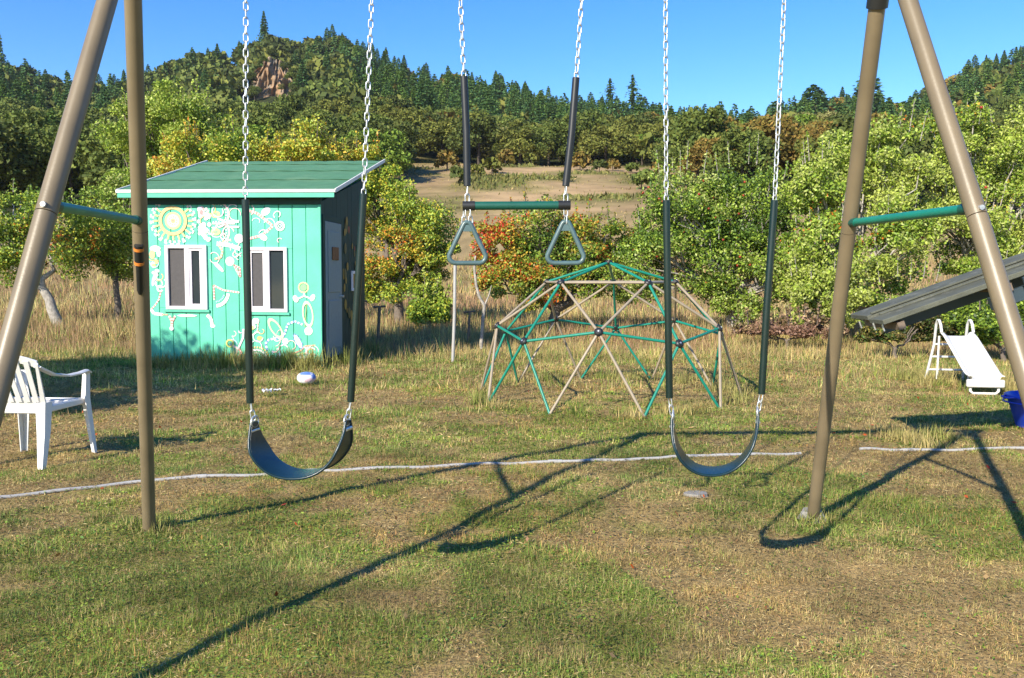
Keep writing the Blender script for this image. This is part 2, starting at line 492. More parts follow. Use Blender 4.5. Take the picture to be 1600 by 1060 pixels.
grass_object('lawn_grass', 'short mown lawn grass, part green and part dry straw', [
    (2.0, 4.0, 19000, .010, .030, .0030, .12, 1.3, 'lawn'),
    (4.0, 6.5, 9500, .012, .032, .0042, .08, 1.3, 'lawn'),
    (6.5, 10.5, 3600, .014, .036, .0065, .06, 1.2, 'lawn'),
    (10.5, 15.5, 1300, .016, .05, .010, .06, 1.1, 'lawn')], seed=3)
grass_object('dry_field_grass', 'tall dry tan grass standing behind the dome and orchard trees', [
    (13.6, 17, 700, .07, .30, .011, .06, .8, 'dry'), (17, 24, 420, .15, .50, .016, .06, .7, 'dry'), (24, 46, 80, .25, .6, .04, .06, .6, 'dry')], seed=5)
grass_object('weeds', 'ragged green and tan weeds thinly scattered over the back lawn', [
    (7.6, 10.0, 90, .04, .12, .008, .06, .9, 'dry'), (10.0, 13.8, 520, .05, .16, .010, .06, .9, 'weed')], seed=6)

# ragged tufts where nobody mows: along the shed foot, round the posts and the dome bars
def edge_tufts():
    r = np.random.default_rng(19); VV, CC, FF = [], [], []; b = 0
    spots = []
    for k in range(95):
        t = r.random(); spots.append((-5.62 + 2.78 * t, 12.78 - .26 * t - r.uniform(.03, .40), r.uniform(.10, .30) * (1.3 if t > .3 else .9)))
    for k in range(26):
        t = r.random(); spots.append((-2.76 + .22 * t + r.uniform(.03, .25), 12.5 + 2.4 * t, r.uniform(.12, .34)))
    for (x, y) in ((-1.975, 4.44), (1.71, 4.65)):
        for k in range(7): spots.append((x + r.normal(0, .05), y + r.normal(0, .04), r.uniform(.03, .07)))
    for k in range(60):
        a = r.uniform(0, 6.28); spots.append((1.115 + 1.52 * math.cos(a) + r.normal(0, .08), 9.62 + 1.52 * math.sin(a) + r.normal(0, .08), r.uniform(.05, .16)))
    for k in range(26): spots.append((r.uniform(3.2, 3.7), r.uniform(6.5, 7.3), r.uniform(.05, .14)))
    for k in range(70): spots.append((r.uniform(5.1, 6.3), r.uniform(9.6, 11.4), r.uniform(.06, .22)))
    for (x, y, h) in spots:
        n = 46 if h > .08 else 26; X = x + r.normal(0, .05 + h * .12, n); Y = y + r.normal(0, .05, n); H = h * r.uniform(.35, 1.15, n)
        a = r.uniform(0, 6.28, n); ln = H * np.abs(r.normal(0, .45, n)); w = .0035 + .012 * h; w2 = r.uniform(0, 6.28, n)
        Z = np.zeros(n) - .01; wx, wy = np.cos(w2) * w, np.sin(w2) * w
        V = np.stack([np.stack([X - wx, Y - wy, Z], -1), np.stack([X + wx, Y + wy, Z], -1), np.stack([X + np.cos(a) * ln, Y + np.sin(a) * ln, H], -1)], 1).reshape(-1, 3)
        g = r.random(); base = np.array(lin(112, 130, 54)) * g + STRAW * (1 - g)
        VV.append(V); FF.append(np.arange(3 * n).reshape(n, 3) + b); b += 3 * n; CC.append(np.repeat(base * r.uniform(.55, 1.25, (n, 1)), 3, 0))
    tag(np_obj('edge_tufts', np.concatenate(VV), np.concatenate(FF), np.concatenate(CC), 'grass'), 'ragged unmown tufts along the shed foot and dome bars', 'grass', kind='stuff')
edge_tufts()

# fallen leaves in the lawn
def fallen():
    r = np.random.default_rng(11); n = 230
    Y = np.sqrt(r.uniform(2.2 ** 2, 12 ** 2, n)); X = r.uniform(-.75, .75, n) * Y
    P = np.stack([X, Y, lawn_h(X, Y) + .022], -1)
    t = r.normal(size=(n, 3)); t[:, 2] *= .3
    V, Fc = leaf_quads(P, r.uniform(.02, .045, n), r.uniform(.014, .028, n), r, N=np.tile([0, 0, 1.], (n, 1)) + r.normal(0, .3, (n, 3)))
    pal = np.array([lin(180, 86, 40), lin(170, 130, 72), lin(140, 96, 58), lin(150, 124, 84), lin(160, 58, 35)])
    C = pal[r.integers(0, 5, n)] * r.uniform(.6, 1.1, (n, 1))
    tag(np_obj('fallen_leaves', V, Fc, np.repeat(C, 4, 0), 'leaf'), 'scattered orange and brown fallen leaves on the lawn', 'leaves', kind='stuff')
fallen()

# dead thatch lying in the turf, and broad low weed leaves
def turf_litter():
    r = np.random.default_rng(15); Ps, Ls, Ws, Cs = [], [], [], []
    th = np.array([lin(182, 160, 110), lin(160, 134, 88), lin(134, 110, 70), lin(176, 158, 112), lin(148, 114, 78), lin(104, 94, 54)])
    gr = np.array([lin(104, 134, 46), lin(132, 150, 58), lin(84, 116, 56), lin(118, 124, 56), lin(96, 108, 44)])
    for (y0, y1, dens, L, W) in ((2.0, 4.0, 8500, .021, .0032), (4.0, 6.5, 3800, .028, .0048), (6.5, 10.5, 1200, .042, .008), (10.5, 14, 420, .06, .014)):
        u = .73; n = int(u * (y1 * y1 - y0 * y0) * dens); Y = np.sqrt(r.uniform(y0 * y0, y1 * y1, n)); X = r.uniform(-u, u, n) * Y
        k = ~((X > -5.6) & (X < -2.6) & (Y > 12.5)); X, Y = X[k], Y[k]; n = len(X)
        g = green_amount(X, Y); wd = (r.random(n) < .10 + .50 * g) & (vnoise(X * 5, Y * 5, 58) > .35)
        Ps.append(np.stack([X, Y, lawn_h(X, Y) + r.uniform(.001, .016, n)], -1))
        Ls.append(np.where(wd, L * .62, L) * r.uniform(.5, 1.4, n)); Ws.append(np.where(wd, L * .42, W) * r.uniform(.6, 1.3, n))
        c = np.where(wd[:, None], gr[r.integers(0, 5, n)], th[r.integers(0, 6, n)])
        # tufts of one tone sit together
        c = c * (.62 + .75 * fbm(X * 4, Y * 4, 63, 3))[:, None] * np.clip(.38 + 1.25 * fbm(X * 2.1 + 3, Y * 2.6, 83, 4), .55, 1.5)[:, None] * r.uniform(.7, 1.25, (n, 1)); Cs.append(c)
    P = np.concatenate(Ps); n = len(P); t = r.normal(size=(n, 3)); t[:, 2] *= .28; t /= np.linalg.norm(t, axis=1)[:, None]
    q = np.tile([0, 0, 1.], (n, 1)) + r.normal(0, .35, (n, 3)); b = np.cross(t, q); b /= np.linalg.norm(b, axis=1)[:, None]
    L = np.concatenate(Ls)[:, None] / 2; W = np.concatenate(Ws)[:, None] / 2
    V = np.stack([P - t * L, P + b * W, P + t * L, P - b * W], 1).reshape(-1, 3)
    tag(np_obj('turf_thatch', V, np.arange(4 * n).reshape(n, 4), np.repeat(np.concatenate(Cs), 4, 0), 'grass'), 'matted dead thatch and low weed leaves lying in the turf', 'thatch', kind='stuff')
turf_litter()

# ------------------------------------------------------------------ painted shed
SH_YAW = -math.radians(5.0)
W2, DEP = 1.36, 2.5
shed = thing('garden_shed', 'teal painted shed with mural, green sloping roof and white windows', 'shed', (-4.225, 12.568, 0), SH_YAW)
shed.rotation_euler[1] = math.radians(0.35)
def sl(px, py):
    """photo position on the shed front -> local x, z"""
    return ((px - 366.5) / 267 * 2 * W2, CAM_H + (HORIZON - py) / 103.0)
Z_TOP = 2.43
def win_rect(x0, y0, x1, y1):
    a, b = sl(x0, y1), sl(x1, y0)
    return a[0], b[0], a[1], b[1]
WINS = [win_rect(265, 384, 329, 484), win_rect(389, 387, 451, 487)]
def build_shed():
    # hollow body behind the boards
    m = MB()
    m.box((-W2 + .03, .03, -.05), (W2 - .03, DEP - .03, 2.46)); m.build('inner_wall', 'shed_inside', shed, False)
    r = random.Random(4)
    n = 13; bw = 2 * W2 / n
    for k in range(n):
        x0 = -W2 + k * bw + .004; x1 = x0 + bw - .008
        spans = [(-.05 + r.uniform(0, .02), Z_TOP)]
        for (a, b, c, d) in WINS:
            if x1 > a + .01 and x0 < b - .01:
                new = []
                for (s0, s1) in spans:
                    new += [(s0, c + .02), (d - .02, s1)]
                spans = new
        off = r.uniform(-.003, .003)
        for (a, b, c, d) in WINS:
            for (xa, xb) in ((x0, min(x1, a + .02)), (max(x0, b - .02), x1)):
                if xb - xa > .025 and xb - xa < bw - .02:
                    mb = MB(); mb.box((xa, .0 + off, c + .021), (xb, .025, d - .021), bev=.004); mb.build('plank', 'teal_paint', shed, False)
        for (s0, s1) in spans:
            mb = MB(); mb.box((x0, .0 + off, s0), (x1, .025, s1), bev=.004); mb.build('plank', 'teal_paint', shed, False)
    # side and back walls: boards
    ns = 12; bw = DEP / ns
    for side in (-1, 1):
        for k in range(ns):
            y0 = .03 + k * bw + .003; y1 = y0 + bw - .006
            zt = 2.46 + (y0 / DEP) * .62
            zt2 = 2.46 + (y1 / DEP) * .62
            mb = MB(); x0 = side * (W2 - .028); x1 = side * (W2 + r.uniform(-.002, .002))
            lo, hi = min(x0, x1), max(x0, x1)
            mb.add([(lo,y0,-.05),(hi,y0,-.05),(hi,y1,-.05),(lo,y1,-.05),(lo,y0,zt),(hi,y0,zt),(hi,y1,zt2),(lo,y1,zt2)],
                   [(0,3,2,1),(4,5,6,7),(0,1,5,4),(1,2,6,5),(2,3,7,6),(3,0,4,7)])
            mb.build('side_plank', 'teal_dark_and_shade' if side > 0 else 'teal_paint', shed, False)  # right wall's shade is painted in with a darker teal than the left
    mb = MB(); mb.box((-W2, DEP, -.05), (W2, DEP + .025, 3.09)); mb.build('back_wall', 'teal_paint', shed, False)
    # corner trim and frieze under the eave
    for sx in (-1, 1):
        mb = MB(); mb.box((sx * W2 - .02, -.022, -.05), (sx * W2 + .022, -.003 + .022, Z_TOP - .002), bev=.003); mb.build('corner_trim', 'teal_paint', shed, False)
    mb = MB(); mb.box((-W2 - .03, -.034, Z_TOP + .001), (W2 + .03, .02, 2.64), bev=.003); mb.build('frieze_board', 'teal_dark_and_shade', shed, False)
    # roof: rises away from the front
    y0, y1, z0, z1 = -.19, DEP + .32, 2.60, 3.44
    ox = .29
    sl_ = (z1 - z0) / (y1 - y0)
    def rz(y): return z0 + (y - y0) * sl_
    mb = MB()
    mb.add([(-W2-ox,y0,z0-.02),(W2+ox,y0,z0-.02),(W2+ox,y1,z1-.02),(-W2-ox,y1,z1-.02),(-W2-ox,y0,z0+.01),(W2+ox,y0,z0+.01),(W2+ox,y1,z1+.01),(-W2-ox,y1,z1+.01)],
           [(0,3,2,1),(4,5,6,7),(0,1,5,4),(1,2,6,5),(2,3,7,6),(3,0,4,7)])
    roof = mb.build('roof', 'teal_dark_and_shade', shed, False)
    cuts = [y0 - .012, y0 + .92, y0 + 1.80, y0 + 2.56, y1 + .012]
    for k in range(4):
        a, b = cuts[k], cuts[k + 1] + .05 * (k < 3)
        h0, h1 = rz(a) + .030, rz(b) + .016 - .004 * (k == 3)
        mb = MB(); e = W2 + ox + .012; N = 24
        top = [[(-e + 2 * e * j / N, a + (b - a) * i / 3, (h0 + (h1 - h0) * i / 3) + .004 * math.sin(j * 1.7 + k * 2 + i)) for j in range(N + 1)] for i in range(4)]
        mb.slab(top, -.006)
        sub(mb.build('roofing_strip', 'roof_green', shed, False), roof)
    # fascia and drip edge
    mb = MB(); mb.box((-W2 - ox, y0 - .024, z0 - .085), (W2 + ox, y0 - .003, z0 - .015), bev=.003); sub(mb.build('fascia_board', 'teal_trim', shed, False), roof)
    mb = MB(); mb.box((-W2 - ox - .02, y0 - .034, z0 - .012), (W2 + ox + .02, y0 - .014, z0 + .033), bev=.002); sub(mb.build('drip_edge', 'white_trim', shed, False), roof)
    for sx in (-1, 1):
        x = sx * (W2 + ox + .004)
        mb = MB(); a, b = sorted((x, x + sx * .02))
        mb.add([(a,y0-.01,z0-.015),(b,y0-.01,z0-.015),(b,y1,z1-.015),(a,y1,z1-.015),(a,y0-.01,z0+.042),(b,y0-.01,z0+.042),(b,y1,z1+.042),(a,y1,z1+.042)],
               [(0,3,2,1),(4,5,6,7),(0,1,5,4),(1,2,6,5),(2,3,7,6),(3,0,4,7)])
        sub(mb.build('rake_edge', 'white_trim', shed, False), roof)
    # windows
    for wi, (a, b, c, d) in enumerate(WINS):
        m = MB(); t = .05
        for lo, hi in (((a, -.035, c), (a + t, .03, d)), ((b - t, -.035, c), (b, .03, d)), ((a + t, -.034, c), (b - t, .03, c + t)), ((a + t, -.034, d - t), (b - t, .03, d))):
            m.box(lo, hi, bev=.004)
        w = m.build('window', 'window_vinyl', shed, False)
        mid = (a + b) / 2 + (.015 if wi == 0 else .01)
        m = MB(); m.box((mid - .035, -.030, c + t), (mid + .035, .02, d - t), bev=.003); sub(m.build('mullion', 'window_vinyl', shed, False), w)
        # sash on one half
        s0, s1 = (mid + .035, b - t) if wi == 0 else (a + t, mid - .035)
        m = MB(); q = .035
        for lo, hi in (((s0, -.018, c + t), (s0 + q, .02, d - t)), ((s1 - q - (.03 if wi == 0 else 0), -.018, c + t), (s1, .02, d - t)), ((s0 + q, -.017, c + t), (s1 - q, .02, c + t + q)), ((s0 + q, -.017, d - t - q), (s1 - q, .02, d - t))):
            m.box(lo, hi, bev=.003)
        sub(m.build('sash', 'window_vinyl', shed, False), w)
        m = MB(); m.box((a + t - .005, .004, c + t - .005), (mid, .010, d - t + .005)); sub(m.build('pane', 'insect_screen' , shed, False), w)
        m = MB(); m.box((mid, .004, c + t - .005), (b - t + .005, .010, d - t + .005)); sub(m.build('pane', 'window_glass', shed, False), w)
        m = MB(); m.box((a - .03, -.03, c - .045), (b + .03, .02, c - .003), bev=.004); sub(m.build('sill', 'teal_trim', shed, False), w)
    # door on the right side, with its jambs; small window behind it
    X = W2 + .004
    m = MB(); m.box((X, .16, .12), (X + .035, .98, 2.20), bev=.004); door = m.build('door', 'door_paint', shed, False)
    for (ya, yb, za, zb) in ((.26, .88, .25, 1.0), (.26, .88, 1.12, 2.06)):
        m = MB(); m.box((X + .036, ya, za), (X + .048, yb, zb), bev=.006); sub(m.build('door_panel', 'door_paint', shed, False), door)
    m = MB(); m.tube([(X + .035, .90, 1.05), (X + .09, .90, 1.05)], .022, 10); sub(m.build('handle', 'zinc', shed, False), door)
    m = MB(); m.box((X + .05, .42, 1.62), (X + .07, .72, 1.82), bev=.004); m.build('door_plaque', 'sign_wood', shed, False)
    m = MB()
    for lo, hi in (((X, .07, -.04), (X + .03, .155, 2.29)), ((X, .985, -.04), (X + .03, 1.07, 2.29)), ((X, .155, 2.205), (X + .03, .985, 2.29))):
        m.box(lo, hi, bev=.003)
    m.build('door_frame', 'teal_dark_and_shade', shed, False)
    m = MB(); t = .05; ya, yb, za, zb = 1.62, 2.12, 1.12, 1.46
    for lo, hi in (((X, ya, za), (X + .03, ya + t, zb)), ((X, yb - t, za), (X + .03, yb, zb)), ((X, ya + t, za), (X + .03, yb - t, za + t)), ((X, ya + t, zb - t), (X + .03, yb - t, zb))):
        m.box(lo, hi, bev=.003)
    w = m.build('window', 'window_vinyl', shed, False)
    m = MB(); m.box((X + .004, ya + t, za + t), (X + .010, yb - t, zb - t)); sub(m.build('pane', 'window_glass', shed, False), w)
build_shed()

# mural: thin coats of paint on the boards
PK, WH, YE, OR, LB, RD, LG, BL, TN, OL = (lin(236, 200, 200), lin(226, 226, 228), lin(228, 222, 140), lin(228, 190, 130), lin(180, 212, 226), lin(206, 138, 126),
                                      lin(140, 214, 140), lin(112, 146, 200), lin(204, 184, 150), lin(150, 176, 100))
class Paint(MB):
    lay = 0
    def __init__(s): super().__init__(); s.prims = []
    def add(s, vs, fs, smooth=False):
        v0, f0 = len(s.v), len(s.f); super().add(vs, fs, smooth); s.prims.append((v0, len(s.v), f0, len(s.f)))
    def base(s): Paint.lay = (Paint.lay + 1) % 10; return -.0055 - .0007 * Paint.lay
    def disc(s, zx, zy, r, c, n=18, ry=None, rot=0, y=None):
        s.cur = c; x, z = P_(zx, zy); r *= ZS; ry = (ry * ZS) if ry else r; y = s.base() if y is None else y
        cr, sr = math.cos(rot), math.sin(rot)
        s.add([(x + r * math.cos(a) * cr - ry * math.sin(a) * sr, y, z + r * math.cos(a) * sr + ry * math.sin(a) * cr) for a in [2 * math.pi * k / n for k in range(n)]], [tuple(range(n))])
    def ringp(s, zx, zy, r0, r1, c, n=24, dash=False, a0=0, a1=360, f=1.0, rot=0):
        s.cur = c; x, z = P_(zx, zy); y = s.base()
        cr, sr = math.cos(rot), math.sin(rot)
        for k in range(n):
            if dash and k % 2: continue
            a, b = [math.radians(a0 + (a1 - a0) * q / n) for q in (k, k + 1)]
            q = []
            for (rr, an) in ((r0, a), (r1, a), (r1, b), (r0, b)):
                ex, ez = rr * ZS * math.cos(an), rr * ZS * f * math.sin(an)
                q.append((x + ex * cr - ez * sr, y, z + ex * sr + ez * cr))
            s.add(q, [(0, 1, 2, 3)])
    def line(s, pts, w, c, c2=None, step=7):
        """hand-painted stroke, alternating colours when c2 is given"""
        y = s.base(); k = 0
        P = [Vector((*P_(*p), 0)) for p in pts]
        for i in range(len(P) - 1):
            d = P[i + 1] - P[i]; L = d.length; nn = max(1, int(L / (step * ZS))); dn = d.normalized(); o = Vector((-dn.y, dn.x, 0)) * w * ZS / 2
            for j in range(nn):
                s.cur = c if (k % 2 == 0 or c2 is None) else c2; k += 1
                a, b = P[i] + d * (j / nn), P[i] + d * ((j + 1.02) / nn)
                s.add([(q.x, y, q.y) for q in (a - o, b - o, b + o, a + o)], [(0, 1, 2, 3)])
ZS = 2 * W2 / 267 / 3.533
def P_(zx, zy): return sl(220 + zx / 3.533, 290 + zy / 3.533)
def mural():
    R = random.Random(3)
    def done(p, nm):
        # brush strokes that touch make one motif; separate motifs are separate parts
        prim = p.prims; bb = []
        for (v0, v1, f0, f1) in prim:
            xs = [p.v[i][0] for i in range(v0, v1)]; zs = [p.v[i][2] for i in range(v0, v1)]; bb.append((min(xs) - .004, max(xs) + .004, min(zs) - .004, max(zs) + .004))
        par = list(range(len(prim)))
        def find(i):
            while par[i] != i: par[i] = par[par[i]]; i = par[i]
            return i
        for i in range(len(prim)):
            for j in range(i):
                if bb[i][0] < bb[j][1] and bb[j][0] < bb[i][1] and bb[i][2] < bb[j][3] and bb[j][2] < bb[i][3]: par[find(i)] = find(j)
        groups = {}
        for i in range(len(prim)): groups.setdefault(find(i), []).append(i)
        for g in groups.values():
            q = MB()
            for i in g:
                v0, v1, f0, f1 = prim[i]; b = len(q.v)
                q.v += p.v[v0:v1]; q.c += p.c[v0:v1]; q.f += [tuple(k - v0 + b for k in f) for f in p.f[f0:f1]]; q.sm += p.sm[f0:f1]
            q.build(nm, 'mural', shed, False, True)
    p = Paint()          # sun flower
    p.ringp(205, 200, 104, 116, PK, 56, True); p.ringp(205, 200, 118, 127, WH, 44, True)
    for k in range(20):
        a = 2 * math.pi * k / 20
        if math.sin(a) * 95 < 72: p.line([(205 + 82 * math.cos(a), 200 - 82 * math.sin(a)), (205 + 106 * math.cos(a), 200 - 106 * math.sin(a))], 9, YE)
    p.ringp(205, 200, 60, 77, OR, 40); p.ringp(205, 200, 64, 71, YE, 40, True); p.disc(205, 200, 45, YE, 28); p.disc(205, 200, 34, lin(248, 236, 190), 24)
    p.ringp(205, 200, 18, 24, OR, 20, True); p.disc(205, 200, 12, OR); p.disc(205, 200, 5, RD)
    done(p, 'painted_sunflower')
    p = Paint()          # white lace with yellow hearts
    for k in range(34): p.disc(375 + R.uniform(-32, 28), 215 + R.uniform(-85, 88), R.uniform(6, 16), R.choice([WH, WH, lin(232, 226, 250), PK]), 9)
    for zy in (165, 260):
        p.ringp(440, zy, 62, 72, PK, 26, False, -80, 85); p.ringp(440, zy, 50, 56, WH, 26, True, -90, 120); p.disc(435, zy, 26, YE, 16, 18); p.disc(435, zy, 14, LG, 12, 9)
    p.line([(500, 203), (562, 203)], 13, WH); p.line([(505, 233), (562, 233)], 10, WH)
    p.line([(420, 215), (540, 215)], 8, PK, WH)
    done(p, 'painted_lace')
    p = Paint()          # pointed star of dashes
    p.line([(600, 140), (660, 160), (740, 226)], 13, PK, RD); p.line([(740, 230), (680, 280), (590, 302)], 13, PK, RD)
    p.disc(705, 150, 28, lin(232, 226, 240), 12, 18, .6); p.disc(690, 288, 24, WH, 12, 16, -.6); p.disc(560, 296, 24, WH); p.ringp(780, 228, 15, 26, WH, 22); p.ringp(780, 228, 6, 10, WH, 12)
    done(p, 'painted_star')
    p = Paint()          # swirl between the windows
    p.line([(440, 325), (500, 330), (565, 352)], 22, WH, LB); p.line([(450, 330), (470, 365), (462, 398), (428, 408)], 10, PK, OR); p.disc(450, 452, 34, WH, 14, 10, -.8); p.disc(432, 440, 18, LB, 10, 7, -.9)
    p.disc(508, 420, 24, WH, 18); p.disc(508, 420, 8, LB, 10); p.line([(528, 440), (560, 455), (563, 505), (530, 440)], 10, RD, PK)
    p.line([(418, 552), (470, 578), (556, 590)], 9, RD, WH); p.line([(418, 552), (420, 632)], 9, RD, PK); p.ringp(425, 590, 62, 80, WH, 16, False, -85, -5); p.ringp(425, 590, 46, 54, LB, 14, True, -85, -10)
    done(p, 'painted_swirl')
    p = Paint()          # bird and creeper at the left edge
    p.disc(105, 352, 30, WH, 14, 16); p.disc(88, 385, 15, YE, 12, 24); p.disc(122, 375, 12, WH, 10, 22)
    for k in range(9): p.disc(100 + R.uniform(-18, 18), 465 + R.uniform(-45, 35), R.uniform(7, 13), R.choice([PK, OR, WH]), 8)
    p.disc(95, 520, 13, LB, 12, 40, -.3)
    p.ringp(125, 572, 9, 19, WH, 14, False, 30, 330); p.line([(128, 590), (118, 630), (95, 665), (72, 688)], 8, RD, WH); p.line([(72, 688), (88, 710), (135, 716)], 16, WH); p.line([(130, 715), (165, 716)], 7, RD, TN)
    p.disc(270, 720, 54, WH, 18, 7); p.line([(172, 722), (186, 752), (184, 792)], 13, PK, RD); p.line([(205, 722), (188, 752)], 11, PK, RD); p.disc(183, 792, 12, WH, 10)
    p.line([(380, 715), (400, 735), (408, 778)], 17, PK, WH); p.disc(408, 775, 14, WH, 10, 10)
    done(p, 'painted_bird')
    p = Paint()          # flower stem at the right
    p.ringp(900, 560, 22, 29, lin(226, 236, 150), 20); p.disc(900, 560, 18, LG, 16); p.line([(902, 590), (903, 606), (870, 622)], 8, WH, PK); p.line([(903, 606), (945, 622)], 8, WH, PK); p.disc(858, 622, 14, WH, 10, 20, .5); p.disc(948, 615, 13, WH, 10, 20, -.5)
    p.ringp(922, 705, 22, 29, lin(225, 230, 180), 26, False, 0, 360, 2.4, .12); p.disc(925, 797, 22, WH, 18); p.disc(925, 797, 9, LB, 12); p.line([(905, 775), (915, 650)], 4, OL)
    done(p, 'painted_flower')
    p = Paint()          # blue wave and leaves
    p.line([(702, 905), (692, 870), (712, 845), (750, 842), (790, 828), (805, 790), (812, 762), (850, 745), (892, 762)], 11, BL, WH, 9)
    p.ringp(748, 785, 20, 27, lin(230, 226, 170), 26, False, 0, 360, 2.3, .6); p.disc(868, 855, 13, lin(205, 215, 245), 14, 42, .5); p.ringp(868, 855, 14, 19, BL, 20, True, 0, 360, 2.5, .5); p.disc(800, 855, 17, WH, 14); p.disc(800, 855, 7, LB, 10)
    for k in range(10): p.disc(770 + R.uniform(-40, 40), 915 + R.uniform(-22, 22), R.uniform(4, 9), R.choice([LB, WH, BL]), 8)
    done(p, 'painted_wave')
    p = Paint()          # dashed branches low down
    p.ringp(500, 870, 14, 22, lin(226, 226, 120), 18); p.line([(515, 885), (545, 897), (572, 840), (575, 790)], 10, PK, WH); p.line([(545, 897), (562, 922), (528, 972)], 11, PK, RD)
    p.ringp(645, 960, 62, 72, OR, 26, True, 10, 170); p.ringp(645, 960, 48, 57, WH, 24, False, 10, 170); p.ringp(645, 960, 34, 42, PK, 20, True, 10, 170)
    for k in range(6): p.disc(625 + R.uniform(-12, 30), 757 + R.uniform(-14, 22), R.uniform(8, 15), R.choice([WH, WH, PK]), 10)
    p.disc(625, 782, 11, YE, 10); p.disc(662, 840, 16, lin(190, 215, 110), 10, 12); p.line([(655, 735), (650, 800), (620, 825)], 7, WH, TN)
    p.line([(820, 960), (832, 925), (880, 905), (905, 880), (960, 875)], 8, TN, RD); p.line([(862, 1000), (868, 950), (890, 935), (915, 955), (935, 930), (958, 925)], 12, lin(190, 236, 190), WH); p.line([(842, 968), (850, 930), (900, 918)], 9, TN, LG)
    done(p, 'painted_branch')
    q = random.Random(17)
    for (x0, y0, x1, y1, k) in ((330, 125, 545, 300, 15), (415, 315, 560, 520, 9), (80, 330, 140, 560, 6), (600, 740, 960, 985, 20), (480, 800, 570, 985, 6), (600, 135, 800, 305, 6)):
        for _ in range(k):
            p = Paint(); cx, cy, rr_ = q.uniform(x0, x1), q.uniform(y0, y1), q.uniform(10, 30); a0 = q.uniform(0, 360); c = q.choice([WH, PK, PK, OR, LB, lin(232, 222, 236)])
            p.ringp(cx, cy, rr_, rr_ + q.uniform(3, 6), c, 12, False, a0, a0 + q.uniform(110, 300), q.uniform(.6, 1.3), q.uniform(0, 3)); done(p, 'painted_curl')
    # faded marks on the shaded right side
    r2 = random.Random(9); X = W2 + .006
    for k in range(26):
        p = MB()
        y, z, s = r2.uniform(1.2, 1.6) + .5 * (k % 3 == 0), r2.uniform(.5, 2.3), r2.uniform(.03, .08)
        p.cur = r2.choice([lin(160, 130, 60), lin(150, 80, 60), lin(110, 100, 60)])
        p.add([(X + .0006 * k, y + s * math.cos(a), z + s * 1.3 * math.sin(a)) for a in [2 * math.pi * q / 8 for q in range(8)]], [tuple(range(8))])
        p.build('painted_mark', 'mural', shed, False, True)
mural()

# ------------------------------------------------------------------ swing set frame
AL, AR = Vector((-1.435, 3.24, 2.70)), Vector((1.467, 3.37, 2.70))      # beam ends
FEET = {'fl': Vector((-1.975, 4.44, 0)), 'nl': Vector((-1.635, 2.04, 0)), 'fr': Vector((1.71, 4.65, 0)), 'nr': Vector((1.757, 2.17, 0))}
frame = thing('swing_set_frame', 'tall tan metal swing set frame with splayed legs and green crossbars', 'swing set', (0, 3.3, 0))
def build_frame():
    R = .0332
    for k, a in (('fl', AL), ('nl', AL), ('fr', AR), ('nr', AR)):
        f = FEET[k]; d = (f - a).normalized()
        top, jt, bot = a + d * .02, a + (f - a) * .42, f - d * 0.0
        m = MB(); m.tube([top, jt], R, 20); leg = m.build('leg', 'tan_metal', frame)
        m = MB(); m.tube([jt + d * .003, bot + Vector((0, 0, -.06))], R * 1.012, 20); sub(m.build('leg_tube', 'tan_metal', frame), leg)
        for t in (.40, .405):
            pass
        if k == 'fr':
            m = MB()
            n = 11; ring = []
            rr = random.Random(5)
            lo = [Vector((f.x + (.075 + rr.uniform(-.02, .02)) * math.cos(2 * math.pi * i / n), f.y + .075 * math.sin(2 * math.pi * i / n), -.03)) for i in range(n)]
            hi = [Vector((f.x + .055 * math.cos(2 * math.pi * i / n), f.y + .055 * math.sin(2 * math.pi * i / n), .035 + rr.uniform(-.008, .008))) for i in range(n)]
            m.add(lo + hi, [(i, (i + 1) % n, n + (i + 1) % n, n + i) for i in range(n)] + [tuple(range(n, 2 * n))]); m.build('footing', 'concrete', frame)
    m = MB(); e = (AR - AL).normalized(); m.tube([AL - e * .08, AR + e * .08], .042, 20); m.build('beam', 'tan_metal', frame)
    for a, ks in ((AL, ('fl', 'nl')), (AR, ('fr', 'nr'))):
        m = MB()
        for k in ks:
            d = (FEET[k] - a).normalized(); m.tube([a - d * .03, a + d * (.275 if k == 'fr' else .22)], .042, 16)
        m.tube([a - e * .07, a + e * .07], .055, 16); br = m.build('corner_bracket', 'black_plastic', frame)
        m = MB()
        for k in ks:
            d = (FEET[k] - a).normalized(); s = -1 if a is AR else 1
            p = a + d * .17
            m.tube([p + Vector((-.06, -.03, 0)), p + Vector((-.02, -.03, 0))], .016, 10); m.tube([p + Vector((-.06, -.03, -.03)), p + Vector((.0, -.04, -.03))], .012, 8)
        sub(m.build('bracket_cap', 'green_plastic', frame), br)
    for a, n_, f_ in ((AL, 'nl', 'fl'), (AR, 'nr', 'fr')):
        p, q = a + (FEET[n_] - a) * .41, a + (FEET[f_] - a) * .405
        d = (q - p).normalized()
        m = MB(); m.tube([p, q], .0175, 14); cb = m.build('crossbar', 'green_metal', frame)
        for c, s in ((p, 1), (q, -1)):
            m = MB(); m.tube([c + d * s * .02, c + d * s * .075], .0205, 12); sub(m.build('end_collar', 'dark_green_metal', frame), cb)
        for c in (p, q):
            m = MB(); m.tube([c + Vector((0, 0, 0)) - d * .046, c + d * .046], .009, 8); sub(m.build('bolt', 'zinc', frame), cb)
build_frame()

